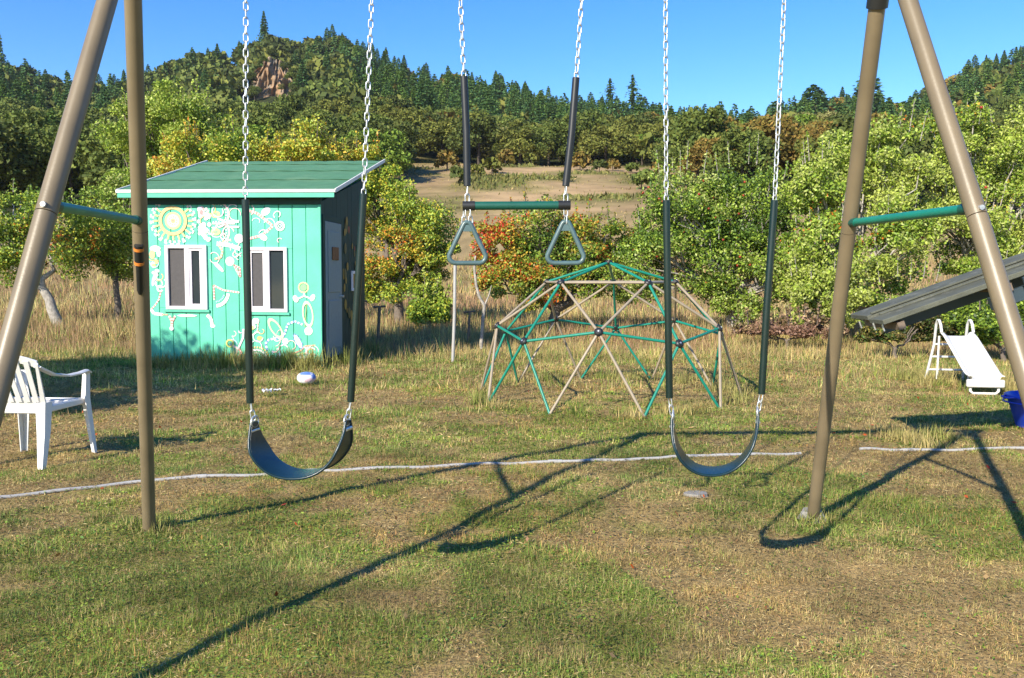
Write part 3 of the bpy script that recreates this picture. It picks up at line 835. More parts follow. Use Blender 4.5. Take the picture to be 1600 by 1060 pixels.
# torch strapped to the left rear leg
def torch():
    a = AL + (FEET['fl'] - AL) * .445; b = AL + (FEET['fl'] - AL) * .52
    d = (b - a).normalized(); off = Vector((.012, -.046, 0))
    o = thing('torch', 'small black torch with orange bands strapped to the leg beside the shed', 'torch', a + off)
    m = MB(); L = (b - a).length
    m.tube([a + off, a + off + d * L * .35, a + off + d * L * .42, b + off, b + off + d * .02], [.019, .019, .015, .014, .008], 14); m.build('body', 'black_plastic', o)
    for t in (.06, .36):
        m = MB(); m.tube([a + off + d * L * t, a + off + d * (L * t + .013)], .0212, 14); m.build('strap', 'orange_plastic', o)
torch()

# ------------------------------------------------------------------ swings and trapeze
e_b = (AR - AL).normalized(); N_B = Vector((e_b.y, -e_b.x, 0))
def beam_plane(px, py):
    r = ray(px, py); c = Vector((0, 0, CAM_H)); t = (AL - c).dot(N_B) / r.dot(N_B)
    return c + r * t
def link_mesh():
    m = MB(); L, Wd, r = .0355, .0165, .0026
    pts = []
    h = L / 2 - Wd / 2
    for k in range(7): a = math.pi * k / 6; pts.append((Wd / 2 * math.cos(a), 0, h + Wd / 2 * math.sin(a)))
    for k in range(7): a = math.pi + math.pi * k / 6; pts.append((Wd / 2 * math.cos(a), 0, -h + Wd / 2 * math.sin(a)))
    m.ring(pts, r, 6); me = m.mesh('chain_link'); me.materials.append(MATS['zinc'])
    return me
LINK = link_mesh(); PITCH_L = .0295
def chain(root, a, b, r):
    inv = root_matrix(root).inverted(); a, b = Vector(a), Vector(b); d = b - a; n = max(1, round(d.length / PITCH_L))
    sc = d.length / n / PITCH_L
    q = d.to_track_quat('-Z', 'Y').to_matrix().to_4x4()
    for k in range(n):
        o = bpy.data.objects.new('chain_link', LINK); col.objects.link(o); o.parent = root
        p = a + d * ((k + .5) / n)
        M = inv @ Matrix.Translation(p) @ q @ Matrix.Rotation(math.radians(22 + 90 * (k % 2) + r.uniform(-12, 12)), 4, 'Z') @ Matrix.Diagonal((1, 1, sc, 1))
        o.matrix_basis = M
def hanger(root, top):
    m = MB(); m.tube([top + Vector((0, 0, .05)), top + Vector((0, 0, -.03))], .008, 8)
    m.ring([top + Vector((.016 * math.cos(a), 0, -.04 + .02 * math.sin(a))) for a in [2 * math.pi * k / 12 for k in range(12)]], .004, 6)
    m.ring([top + Vector((.050 * math.cos(a), 0.0, .05 * math.sin(a))) for a in [2 * math.pi * k / 20 for k in range(20)]], .006, 6)
    m.build('hanger', 'zinc', root)
def swing(label, lt, lm, lb, rt, rm, rb, bottom, yaw, seed):
    """chain top / sleeve top / sleeve bottom for each side, then the belt's lowest point"""
    r = random.Random(seed)
    B = beam_plane(*bottom)
    root = thing('belt_swing', label, 'swing', (B.x, B.y, 0))
    ends = []
    ax = Vector((math.sin(yaw), math.cos(yaw), 0))
    for (t, mdl, bt) in ((lt, lm, lb), (rt, rm, rb)):
        T, M_, S = beam_plane(*t), beam_plane(*mdl), beam_plane(*bt)
        T = T + Vector((0, 0, 2.645 - T.z))
        hanger(root, T + Vector((0, 0, .02)))
        chain(root, T - Vector((0, 0, .04)), M_, r)
        mid = (M_ + S) / 2 + Vector((r.uniform(-.004, .004), 0, 0))
        mb = MB(); mb.tube([M_ + Vector((0, 0, .012)), M_ + (mid - M_) * .5, mid, mid + (S - mid) * .5, S], .0145, 12); sl_ = mb.build('chain_sleeve', 'green_vinyl', root)
        ends.append(S)
    C = (ends[0] + ends[1]) / 2
    # clip links, then the belt between the clips
    lo = []
    for i, S in enumerate(ends):
        s = 1 if i == 0 else -1
        E = S + Vector((s * .012, 0, -.062)); lo.append(E)
        chain(root, S + Vector((0, 0, .004)), E + Vector((0, 0, -.006)), r)
        m = MB(); m.ring([E + Vector((s * .004, 0, 0)) + ax * (.028 * math.cos(a)) + Vector((0, 0, -.012 + .022 * math.sin(a))) for a in [2 * math.pi * k / 12 for k in range(12)]], .0042, 6); m.build('clip', 'zinc', root)
    a, b = lo[0] + Vector((0, 0, -.012)), lo[1] + Vector((0, 0, -.012))
    n = 26; half = (b - a) / 2; cen = (a + b) / 2; depth = cen.z - B.z
    grid = []
    for j in range(7):
        row = []
        for k in range(n + 1):
            th = math.pi * k / n; q = k / n * 2 - 1
            # superellipse belt profile
            xx = math.copysign(abs(math.cos(th)) ** .92, -math.cos(th)); zz = -(abs(math.sin(th)) ** .86)
            wd = .072 * min(1, .30 + 5.0 * min(k, n - k) / n)
            v = (j / 6 * 2 - 1)
            row.append(cen + half * xx + Vector((0, 0, (depth) * zz - .004 * v * v)) + ax * wd * v)
        grid.append(row)
    m = MB(); m.slab(grid, .007); seat = m.build('belt_seat', 'belt', root)
    for j in (0, 6):
        m = MB(); m.tube([p + Vector((0, 0, .001)) for p in grid[j]], .0058, 6); sub(m.build('edge_bead', 'belt', root), seat)
    for k, E in ((1, a), (n - 1, b)):
        m = MB(); p = grid[3][k]; m.tube([p - ax * .03, p + ax * .03], .009, 8); sub(m.build('end_plate', 'zinc', root), seat)
swing('belt swing seen half turned, hanging before the painted shed', (384, -100), (383.5, 317), (391, 630), (584, -100), (568, 308), (548, 628), (473, 741), math.radians(12), 1)
swing('belt swing seen edge on, hanging before the climbing dome', (1040, -90), (1041, 318), (1046, 622), (1229, -90), (1210, 318), (1190, 616), (1122, 736), math.radians(15), 2)

def trapeze():
    r = random.Random(8)
    c = beam_plane(808, 322)
    root = thing('trapeze_bar', 'green trapeze bar with two triangular gym rings on black sleeved chains', 'trapeze', (c.x, c.y, 0))
    bars = []
    for (t, s0, s1, b) in (((716, -95), (725, 124), (730, 291), (730, 322)), ((914, -95), (900, 126), (884, 291), (884, 321))):
        T, A, S, Bp = (beam_plane(*q) for q in (t, s0, s1, b)); T.z = 2.645
        hanger(root, T + Vector((0, 0, .02)))
        chain(root, T - Vector((0, 0, .04)), A, r); chain(root, S, Bp + Vector((0, 0, .012)), r)
        m = MB(); m.tube([A + Vector((0, 0, .01)), (A + S) / 2 + Vector((.003, 0, 0)), S], .0145, 12); m.build('chain_sleeve', 'black_vinyl', root)
        bars.append(Bp)
    a, b = bars; d = (b - a).normalized()
    m = MB(); m.tube([a + d * .01, b - d * .01], .0165, 16); bar = m.build('bar', 'dark_green_metal', root)
    for p, s in ((a, 1), (b, -1)):
        m = MB(); m.tube([p - d * s * .018, p + d * s * .03], .0185, 14); sub(m.build('end_cap', 'black_plastic', root), bar)
    for p, tw, px, top in ((a, .10, 731, 346), (b, .0, 882, 345)):
        tz = beam_plane(px, top).z; bz = beam_plane(px, 413).z
        for k in (-1, 1) if tw else (0,): chain(root, p + Vector((k * .010, 0, -.012)), Vector((p.x + k * .014, p.y, tz - .012)), r)
        ex = Vector((math.cos(tw), math.sin(tw), 0)); cx = Vector((p.x, p.y, 0)); h = tz - bz; w = .062
        # rounded triangle
        corner = [(0, tz), (-w, bz + .032), (w, bz + .032)]
        pts = []
        def arc(cxx, cz, rad, a0, a1, n=7):
            for k in range(n): q = math.radians(a0 + (a1 - a0) * k / (n - 1)); pts.append(cx + ex * (cxx + rad * math.cos(q)) + Vector((0, 0, cz + rad * math.sin(q))))
        arc(0, tz - .020, .016, 20, 160); arc(-.046, bz + .030, .026, 165, 270); arc(.046, bz + .030, .026, 270, 375)
        m = MB(); m.ring(pts, .0095, 8); ringo = m.build('gym_ring', 'ring_plastic', root)
        m = MB(); q = [cx + ex * x + Vector((0, 0, z)) for x, z in ((-.012, tz - .014), (.012, tz - .014), (.021, tz - .040), (-.021, tz - .040))]
        n = ex.cross(Vector((0, 0, 1))) * .005
        m.add([v - n for v in q] + [v + n for v in q], [(0, 1, 2, 3), (7, 6, 5, 4), (0, 4, 5, 1), (1, 5, 6, 2), (2, 6, 7, 3), (3, 7, 4, 0)]); sub(m.build('ring_web', 'ring_plastic', root), ringo)
trapeze()

# ------------------------------------------------------------------ climbing dome
def dome():
    R = 1.52; D = 9.62
    c = gp(953, 617)
    c = Vector((1.115, D, 0))
    root = thing('climbing_dome', 'geodesic climbing dome of green and tan metal bars on the grass', 'climbing dome', c)
    yaw = -.19 + math.pi / 2
    V = {}
    V['t'] = Vector((0, 0, 1))
    pol = lambda r, a, z: Vector((r * math.cos(a + yaw), r * math.sin(a + yaw), z))
    for k in range(5):
        a = 2 * math.pi * k / 5
        V['r%d' % k] = pol(.5257, a, .8507); V['i%d' % k] = pol(.8944, a, .4472); V['m%d' % k] = pol(.8507, a + math.pi / 5, .5257)
    for k in range(10): V['b%d' % k] = pol(1.0, math.pi / 5 * k + math.pi / 10, -.015)
    V = {k: v * R for k, v in V.items()}
    G, T = [], []
    for k in range(5):
        n = (k + 1) % 5
        G += [('t', 'r%d' % k), ('r%d' % k, 'i%d' % k), ('i%d' % k, 'm%d' % k), ('i%d' % n, 'm%d' % k)]
        T += [('r%d' % k, 'r%d' % n), ('r%d' % k, 'm%d' % k), ('r%d' % n, 'm%d' % k)]
        G += [('i%d' % k, 'b%d' % ((2 * k - 1) % 10)), ('i%d' % k, 'b%d' % (2 * k))]
        T += [('m%d' % k, 'b%d' % (2 * k)), ('m%d' % k, 'b%d' % (2 * k + 1))]
    for es, mt in ((G, 'green_metal'), (T, 'dome_tan')):
        for a, b in es:
            p, q = V[a], V[b]; d = (q - p).normalized()
            m = MB(); m.tube([p + d * .03, q - d * (.03 if not b.startswith('b') else -.02)], .0150, 10); m.build('strut', mt, root, False)
    for k, v in V.items():
        if k[0] == 'b': continue
        n = v.normalized()
        m = MB(); m.tube([v - n * .022, v - n * .012, v + n * .012, v + n * .024], [.030, .046, .046, .026], 14); hub = m.build('hub', 'black_plastic', root, False)
        m = MB(); m.tube([v + n * .024, v + n * .030], .010, 6); sub(m.build('bolt', 'zinc', root, False), hub)
dome()

# ------------------------------------------------------------------ plastic chair
def chair():
    root = thing('garden_chair', 'white slatted plastic armchair standing on the lawn', 'chair', (-3.545, 6.12, 0), -math.radians(5))
    def obl(m, pts, w, t):
        """a leg with an L-shaped plastic section, drawn as a tapering strip pair"""
        for (dx, dy) in ((1, 0), (0, 1)):
            g = []
            for i, (x, y, z, s) in enumerate(pts):
                sx = -1 if x > 0 else 1; sy = -1 if y > 0 else 1
                g.append([Vector((x, y, z)), Vector((x + dx * sx * w * s, y + dy * sy * w * s, z))])
            m.slab(g, t)
    # seat with slots across
    m = MB(); n = 8
    for k in range(n):
        y0 = -.20 + k * .054
        w0 = .205 + .03 * k / n
        g = [[Vector((w0 * q / 5, y0 + j * .034, .436 - .012 * math.cos(q / 5 * 1.5) - .012 * math.sin((y0 + .2) / .43 * 3.1) + .006)) for q in range(-5, 6)] for j in range(2)]
        m.slab(g, -.008)
    seat = m.build('seat', 'white_plastic', root, False)
    m = MB()
    for s in (-1, 1): m.box((s * .215 - .03 if s < 0 else .205, -.21, .385), (s * .215 + .01 if s < 0 else .245, .235, .432), bev=.008)
    m.box((-.235, .215, .375), (.235, .245, .43), bev=.01); m.box((-.22, -.225, .38), (.22, -.195, .428), bev=.008)
    sub(m.build('seat_rim', 'white_plastic', root, False), seat)
    # back: arched frame and slats
    def bk(x, z):   # curved, leaning back
        return Vector((x, -.21 - .20 * (z - .42) / .42 + .34 * x * x, z))
    top = lambda x: .825 - .62 * x * x - 1.6 * abs(x) ** 4
    for k in range(7):
        x = (k - 3) * .058
        g = [[bk(x * (1 + .22 * (z - .44) / .4) + dx, z) for dx in (-.017, .017)] for z in np.linspace(.47, top(x) - .03, 7)]
        m = MB(); m.slab(g, .008); m.build('back_slat', 'white_plastic', root, False)
    m = MB()
    xs = np.linspace(-.275, .275, 23)
    m.slab([[bk(x, top(x)) for x in xs], [bk(x, top(x) - .022) for x in xs], [bk(x * .97, top(x) - .050) for x in xs]], .014)
    m.slab([[bk(x, .50) for x in np.linspace(-.225, .225, 11)], [bk(x, .43) for x in np.linspace(-.225, .225, 11)]], .012)
    for s in (-1, 1):
        g = [[bk(s * (.20 + .075 * (z - .43) / .37), z), bk(s * (.235 + .055 * (z - .43) / .37), z)] for z in np.linspace(.43, .755, 8)]
        m.slab(g if s > 0 else [r_[::-1] for r_ in g], .014)
    m.build('back_frame', 'white_plastic', root, False)
    for s in (-1, 1):
        m = MB(); pts = []
        A = [bk(s * .27, .735), Vector((s * .295, -.20, .665)), Vector((s * .305, -.05, .638)), Vector((s * .300, .10, .640)), Vector((s * .29, .20, .648)), Vector((s * .282, .245, .630))]
        g = [[p + Vector((-.028, 0, 0)), p + Vector((-.012, 0, .008)), p + Vector((.012, 0, .008)), p + Vector((.028, 0, 0))] for p in A]
        m.slab(g, -.012); m.build('armrest', 'white_plastic', root, False)
        m = MB(); obl(m, [(s * .285, .245, .64, .9), (s * .275, .25, .43, 1.15), (s * .30, .275, 0, .62)], .055, .007); m.build('leg', 'white_plastic', root, False)
        m = MB(); obl(m, [(s * .245, -.225, .46, 1.35), (s * .25, -.25, .25, 1.1), (s * .265, -.315, 0, .65)], .055, .007); m.build('leg', 'white_plastic', root, False)
chair()

# ------------------------------------------------------------------ small white slide
def slide():
    B, T = Vector((5.40, 9.42, .13)), Vector((5.57, 10.42, .64))
    root = thing('toddler_slide', 'small white plastic slide standing in the dry grass', 'slide', (5.45, 9.95, 0))
    d = T - B; side = Vector((d.y, -d.x, 0)).normalized(); up = side.cross(d).normalized()
    if up.z < 0: up = -up
    prof = [(-.19, .045), (-.175, .052), (-.155, .045), (-.145, .0), (-.07, -.008), (.07, -.008), (.145, .0), (.155, .045), (.175, .052), (.19, .045)]
    g = []
    for i in range(15):
        t = i / 14; lift = .05 * max(0, (.18 - t) / .18) ** 2 + .0 ; flat = .03 * max(0, (t - .88) / .12)
        g.append([B + d * t + side * x + up * z + Vector((0, 0, lift - flat)) for x, z in prof])
    m = MB(); m.slab(g, .012); m.build('slide_bed', 'slide_plastic', root)
    m = MB(); m.box((-.20, -.02, -.035), (.20, .035, .055), Matrix.Translation(B) @ Matrix.Rotation(math.atan2(side.y, side.x), 4, 'Z'), bev=.012); m.build('end_lip', 'slide_plastic', root)
    h = Vector((d.x, d.y, 0)).normalized()
    # foot loop under the low end
    m = MB(); a, b = B - side * .15 + h * .03, B + side * .15 + h * .03
    pts = [a + Vector((0, 0, -.02)), Vector((a.x, a.y, .05)), Vector((a.x, a.y, .02)) + side * .03, Vector((b.x, b.y, .02)) - side * .03, Vector((b.x, b.y, .05)), b + Vector((0, 0, -.02))]
    m.tube(pts, .016, 10); m.build('foot_loop', 'slide_plastic', root)
    feet = []
    for s in (-1, 1):
        p = T + side * .185 * s
        pts = [p - h * .06 + Vector((0, 0, .02)), p - h * .02 + Vector((0, 0, .11)), p + h * .04 + Vector((0, 0, .165)), p + h * .10 + Vector((0, 0, .165)), p + h * .15 + Vector((0, 0, .11)), p + h * .20 + Vector((0, 0, -.15)), Vector((p.x + h.x * .36, p.y + h.y * .36, .02)) + side * .04 * s]
        m = MB(); m.tube(pts, .017, 10); m.build('handrail', 'slide_plastic', root); feet.append((pts[5], pts[6]))
        m = MB(); m.tube([p + h * .02 + Vector((0, 0, -.03)), p + h * .05 + Vector((0, 0, -.58))], .014, 8); m.build('leg', 'slide_plastic', root)
    for t in (.0, .35, .72):
        m = MB(); m.tube([feet[0][0].lerp(feet[0][1], t), feet[1][0].lerp(feet[1][1], t)], .014, 8); m.build('rung', 'slide_plastic', root)
slide()

# ------------------------------------------------------------------ blue tub
def tub():
    c = gp(1628, 669); c.z = 0
    root = thing('plastic_tub', 'round blue plastic tub on the grass beside the roof shadow', 'tub', c)
    m = MB(); m.lathe([(0, .0), (.19, .0), (.205, .015), (.285, .27), (.305, .275), (.308, .295), (.298, .30), (.283, .292), (.275, .26), (.20, .03), (0, .025)], (0, 0, .0), 36); m.build('bowl', 'blue_plastic', root, False)
    m = MB()
    m.ring([(.312 * math.cos(a), .312 * math.sin(a), .235) for a in [2 * math.pi * k / 36 for k in range(36)]], .008, 6)
    m.build('rim_band', 'blue_plastic', root, False)
    for s in (0, math.pi):
        m = MB(); q = Matrix.Rotation(s, 3, 'Z'); m.tube([q @ Vector(v) for v in ((.30, -.07, .285), (.345, -.05, .28), (.355, 0, .278), (.345, .05, .28), (.30, .07, .285))], .009, 8); m.build('handle', 'blue_plastic', root, False)
tub()

# ------------------------------------------------------------------ low sloping board roof at the right
def board_roof():
    P0 = Vector((2.60, 6.45, 1.04)); e1 = Vector((1, -.12, .385)); L = 3.4; e2 = Vector((.02, -1, 0)).normalized(); nrm = e1.cross(e2).normalized(); nrm = nrm if nrm.z > 0 else -nrm
    e1n = e1.normalized()
    root = thing('sloping_roof', 'low sloping grey-green board roof above the white slide', 'roof', (5.2, 6.0, 0))
    r = random.Random(2)
    M = Matrix((( e1n.x, e2.x, nrm.x, P0.x), (e1n.y, e2.y, nrm.y, P0.y), (e1n.z, e2.z, nrm.z, P0.z), (0, 0, 0, 1)))
    ys = [(0, .30, .0), (.306, .44, -.022), (.446, .60, -.006)]
    for a, b, dz in ys:
        m = MB(); m.box((r.uniform(0, .03), a, -.018 + dz), (L, b, .018 + dz), M, bev=.004); m.build('board', 'weathered_board', root)
    # narrow battens along the boards
    for y in (.297, .437):
        m = MB(); m.box((.06, y - .012, .0195), (L, y + .012, .034), M, bev=.003); m.build('batten', 'weathered_board', root)
    for x in (.1, .85, 1.7, 2.6):
        m = MB(); m.box((x, .03, -.105), (x + .05, .57, -.046), M, bev=.003); m.build('purlin', 'stake_wood', root)
    for y in (.05, .50):
        m = MB(); m.box((.75 if y > .2 else .2, y, -.20), (L, y + .045, -.107), M, bev=.003); m.build('rafter', 'blue_frame', root)
    m = MB(); m.box((.95, .605, -.10), (L, .625, -.028), M, bev=.003); m.build('side_rail', 'blue_frame', root)
    for (x, y) in ((2.3, .07), (2.3, .52), (3.3, .07), (3.3, .52)):
        p = M @ Vector((x, y, -.2))
        m = MB(); m.box((p.x - .045, p.y - .045, -.1), (p.x + .045, p.y + .045, p.z + .02), bev=.004); m.build('post', 'blue_frame', root)
    for y in (.15, .38, .52):
        m = MB(); p = M @ Vector((.02, y, -.03)); m.tube([p, p + Vector((.02, 0, -.05))], .007, 6); m.build('screw', 'zinc', root)
board_roof()

# ------------------------------------------------------------------ water pipe over the lawn
def pipe(pts, label):
    P = []
    G = [gp(*p) for p in pts]
    for i in range(len(G) - 1):
        for k in range(6): P.append(G[i].lerp(G[i + 1], k / 6))
    P.append(G[-1])
    Q = []
    for i, p in enumerate(P):
        q = sum((P[min(max(i + k, 0), len(P) - 1)] for k in (-3, -2, -1, 0, 1, 2, 3)), Vector()) / 7
        q.z = float(lawn_h(q.x, q.y)) + .006 + .003 * math.sin(i * .8); Q.append(q)
    o = thing('water_pipe', label, 'pipe', (Q[len(Q) // 2].x, Q[len(Q) // 2].y, 0))
    m = MB(); m.tube(Q, .0118, 10); m.build('pipe_run', 'pvc', o)
    for f in (.3, .72):
        i = int(len(Q) * f); d = (Q[i + 1] - Q[i]).normalized(); m = MB(); m.tube([Q[i] - d * .05, Q[i] + d * .05], .0150, 12); m.build('coupling', 'pvc', o)
pipe([(-120, 792), (20, 776), (120, 764), (215, 752), (330, 745), (440, 740), (530, 737), (620, 734), (730, 729), (830, 724), (940, 721), (1050, 717), (1160, 712), (1266, 706)], 'long grey plastic pipe lying across the lawn behind the belt swings')
pipe([(1334, 704), (1400, 702), (1500, 703), (1600, 702), (1720, 703)], 'short grey plastic pipe lying in the grass before the blue tub')

# ------------------------------------------------------------------ small things on the lawn
def ball():
    c = gp(479, 600); R = .106
    m = MB(); n, h = 22, 14; r = random.Random(6)
    vs = []; cs = []
    for i in range(h + 1):
        th = math.pi * i / h
        for k in range(n):
            ph = 2 * math.pi * k / n
            x, y, z = math.sin(th) * math.cos(ph), math.sin(th) * math.sin(ph), math.cos(th)
            dent = 1 - .10 * max(0, z) ** 3
            vs.append(Vector((R * x * 1.12, R * y * 1.05, R * .80 * z * dent + R * .72)))
            blue = (z > .55 and -.6 < x < .55 and y < .6) or (x > .75 and z > 0)
            cs.append(lin(90, 120, 195) if blue else (lin(225, 190, 200) if (x > .1 and -.5 < z < .1) else lin(235, 235, 238)))
    m.add(vs, [(i * n + k, (i + 1) * n + k, (i + 1) * n + (k + 1) % n, i * n + (k + 1) % n) for i in range(h) for k in range(n)], True); m.c = cs
    o = m.build('play_ball', 'ball', None, False, True); o.location = (c.x, c.y, 0)
    tag(o, 'half flat white and blue ball on the grass before the shed', 'ball')
ball()
def scraps():
    r = random.Random(12)
    for (px, py, w, h, lab) in ((418, 618, .10, .05, 'crumpled white paper scrap on the lawn, nearer the belt swing chain'), (433, 616, .07, .035, 'small flat white paper scrap lying beside the crumpled one')):
        c = gp(px, py); m = MB(); N = 7
        g = [[Vector((c.x + w * (i / (N - 1) - .5) + r.uniform(-.008, .008), c.y + .08 * (j / (N - 1) - .5), .03 + h * r.random())) for i in range(N)] for j in range(N)]
        m.slab(g, .002); tag(m.build('paper_scrap', 'litter'), lab, 'litter')
    c = gp(1088, 774)
    m = MB(); n = 12
    lo = [Vector((c.x + .085 * math.cos(2 * math.pi * k / n) * r.uniform(.85, 1.1), c.y + .06 * math.sin(2 * math.pi * k / n), -.02)) for k in range(n)]
    hi = [v + Vector((0, 0, .034)) + (c - v) * .12 for v in lo]
    m.add(lo + hi, [(k, (k + 1) % n, n + (k + 1) % n, n + k) for k in range(n)] + [tuple(range(n, 2 * n))])
    tag(m.build('flat_stone', 'concrete'), 'flat grey stone set in the bare lawn under the belt swing', 'stone')
scraps()
def poles():
    b, t = gp(707, 566), at(711, 412, 13.2)
    o = thing('garden_pole', 'slim white pole standing by the bush behind the dome', 'pole', b)
    m = MB(); m.tube([b + Vector((0, 0, -.1)), b.lerp(t, .5) + Vector((.012, 0, 0)), t], .026, 10); m.build('shaft', 'pvc', o)
    m = MB(); m.tube([t, t + Vector((.004, 0, .03))], .031, 10); m.build('cap', 'pvc', o)
    # bent pale sapling tied to a stake
    b = at(752, 545, 15.6); b.z = 0
    o = thing('bare_sapling', 'bent pale leafless sapling behind the white pole', 'sapling', b)
    P = [b + Vector((0, 0, -.05))] + [at(x, y, 15.6) for x, y in ((752, 535), (754, 505), (757, 478), (748, 462), (744, 446), (741, 420), (743, 400))]
    m = MB(); m.tube(P, [.035, .034, .032, .03, .028, .026, .022, .016], 8); m.build('trunk', 'pale_bark', o)
    m = MB(); m.tube([P[3], at(764, 462, 15.6), at(768, 446, 15.6)], [.018, .013, .008], 6); m.build('branch', 'pale_bark', o)
    for (px, y0, y1, D, w, lab) in ((590, 545, 478, 15.8, .03, 'dark stake with a short crosspiece by the shed shadow'), (731, 545, 486, 16.4, .026, 'thin weathered stake between the white pole and the sapling'), (562, 540, 470, 16.9, .026, 'thin dark stake right behind the shed')):
        b = at(px, y0, D); b.z = 0; t = at(px + 3, y1, D)
        o = thing('garden_stake', lab, 'stake', b)
        m = MB(); m.tube([b + Vector((0, 0, -.05)), t], w, 7); m.build('shaft', 'stake_wood', o)
        m = MB(); m.tube([t + Vector((-.12, 0, -.03)), t + Vector((.11, .0, -.01))], w * .7, 6); m.build('crosspiece', 'stake_wood', o)
poles()

# ------------------------------------------------------------------ orchard trees
def limb(m, a, b, r0, r1, rr, seg=5, wob=.12, n=7):
    a, b = Vector(a), Vector(b); L = (b - a).length
    P = [a]
    for k in range(1, seg): P.append(a.lerp(b, k / seg) + Vector((rr.uniform(-1, 1), rr.uniform(-1, 1), rr.uniform(-.5, .9))) * L * wob * .6)
    P.append(b)
    m.tube(P, [r0 + (r1 - r0) * k / seg for k in range(seg + 1)], n)
    return P

def orchard_tree(name, label, base, blobs, pal, nleaf, leaf=.085, seed=1, bark='bark', fork=.9, trunk=None, shoots=18, fruit=0, group='orchard trees', cat='tree', tr=.13, core=.35):
    """blobs: (x, y, z, rx, ry, rz) ellipsoids of the crown in world metres; pal: [(rgb, weight)]"""
    r = np.random.default_rng(seed); rr = random.Random(seed)
    base = Vector(base)
    root = thing(name, label, cat, base, 0, group)
    m = MB(); lean = Vector(trunk) if trunk is not None else Vector((rr.uniform(-.15, .15), 0, fork))
    T = base + lean
    limb(m, base + Vector((0, 0, -.1)), T, tr * 1.2, tr * .85, rr, 4, .08, 9)
    P, S, tips = [], [], []; ms = MB()
    vol = np.array([b[3] * b[4] * b[5] for b in blobs]) ** (2 / 3); share = vol / vol.sum()
    for bi, (x, y, z, rx, ry, rz) in enumerate(blobs):
        c = Vector((x, y, z))
        main = limb(m, T, T.lerp(c, .75), tr * .62, tr * .3, rr, 5, .16, 7)
        ncl = max(10, int(52 * share[bi] * len(blobs) / 2))
        tot = int(nleaf * 2.7 * share[bi])
        for k in range(ncl):
            d = r.normal(size=3); d /= np.linalg.norm(d); q = r.uniform(.12, 1.0) ** .5
            e = np.array([x, y, z]) + d * np.array([rx, ry, rz]) * q
            e[2] = max(e[2], .35)
            st = main[rr.randint(2, 5)]
            if k < 14: limb(m, st, Vector(e), tr * .22, .012, rr, 4, .14, 5)
            cnt = int(tot / ncl); cr = min(rx, rz) * r.uniform(.30, .52)
            g = r.normal(size=(cnt, 3)); g /= np.linalg.norm(g, axis=1)[:, None]; g *= (r.uniform(0, 1, (cnt, 1)) ** .45) * cr
            g[:, 2] *= .72; pts = e + g
            P.append(pts)
    for k in range(shoots):
        b = blobs[rr.randrange(len(blobs))]
        a = rr.uniform(0, 2 * math.pi); s = rr.uniform(.2, .95)
        o = np.array([b[0] + math.cos(a) * b[3] * s, b[1] + math.sin(a) * b[4] * s, b[2] + b[5] * math.sqrt(1 - s * s) * .8])
        L = rr.uniform(.35, .85) * (b[5] ** .5) * .8; tip = o + np.array([math.cos(a) * .25 * L * s, math.sin(a) * .25 * L * s, L])
        ms.tube([Vector(o), Vector(tip)], [.012, .005], 4)
        t = r.uniform(0, 1, (34, 1)); P.append(o + (tip - o) * t + r.normal(0, .055, (34, 3)) * (1.2 - t))
    m.build('trunk', bark, root)
    tag(ms.build('shoots', bark, root), kind='stuff')
    P = np.concatenate(P); n = len(P)
    lf = leaf * .80
    V, Fc = leaf_quads(P, lf * r.uniform(.6, 1.35, n), lf * .62 * r.uniform(.7, 1.3, n), r)
    cols = np.array([c for c, _ in pal]); w = np.array([q for _, q in pal], float)
    # colour drifts in patches over the crown
    f = fbm(P[:, 0] * .9 + P[:, 1] * .6 + seed * 3.1, P[:, 2] * 1.1 + P[:, 1] * .5, seed, 3); f = (f - f.min()) / (f.max() - f.min() + 1e-6)
    cw = np.cumsum(w) / w.sum(); u = np.clip(.55 * f + .45 * r.random(n), 0, .999)
    u = np.argsort(np.argsort(u)) / n
    ci = np.minimum(np.searchsorted(cw, u), len(cols) - 1)
    C = cols[ci] * r.uniform(.62, 1.2, (n, 1))
    np_obj('crown', V - np.array(base), Fc, np.repeat(C, 4, 0), 'leaf', root)
    if fruit:
        fm = MB(); Q = P[r.integers(0, n, fruit * 4)]
        Q = Q[np.argsort(Q[:, 1] + .25 * r.random(len(Q)))][:fruit * 2:2]
        for p in Q:
            R = rr.uniform(.026, .038); p = p + np.array([0, -.06, -.02])
            fm.lathe([(0, R * .8), (R * .7, R * .75), (R, .1 * R), (R * .75, -R * .7), (0, -R * .85)], tuple(p), 7)
        tag(fm.build('apples', 'apple', root), kind='stuff')
    return root
def blob(px0, py0, px1, py1, D, ry=None, jit=0):
    a, b = at(px0, py1, D), at(px1, py0, D); c = (a + b) / 2
    rx, rz = (b.x - a.x) / 2, (b.z - a.z) / 2
    return (c.x, D + jit, c.z, rx, ry or min(rx, rz * 1.3), rz)
G1, G2, G3 = lin(150, 172, 62), lin(112, 140, 48), lin(74, 100, 36)
YL, GO, OG, RE, DK = lin(192, 188, 66), lin(204, 168, 60), lin(206, 116, 46), lin(186, 52, 34), lin(62, 78, 34)
LM = lin(172, 184, 84); GY = lin(164, 172, 98)
def g0(px, D): v = at(px, 500, D); v.z = 0; return v
orchard_tree('apple_tree', 'apple tree with pale forked trunk and orange tinted leaves by the chair', g0(96, 22.5),
    [blob(-70, 330, 70, 440, 22.5), blob(30, 300, 160, 430, 22.8), blob(-40, 290, 60, 380, 24)], [(G2, 3), (G1, 3), (YL, 1.2), (G3, 1.5), (OG, .25)], 9000, .10, 21, 'pale_bark', 1.1, (-.45, 0, 1.0), 14)
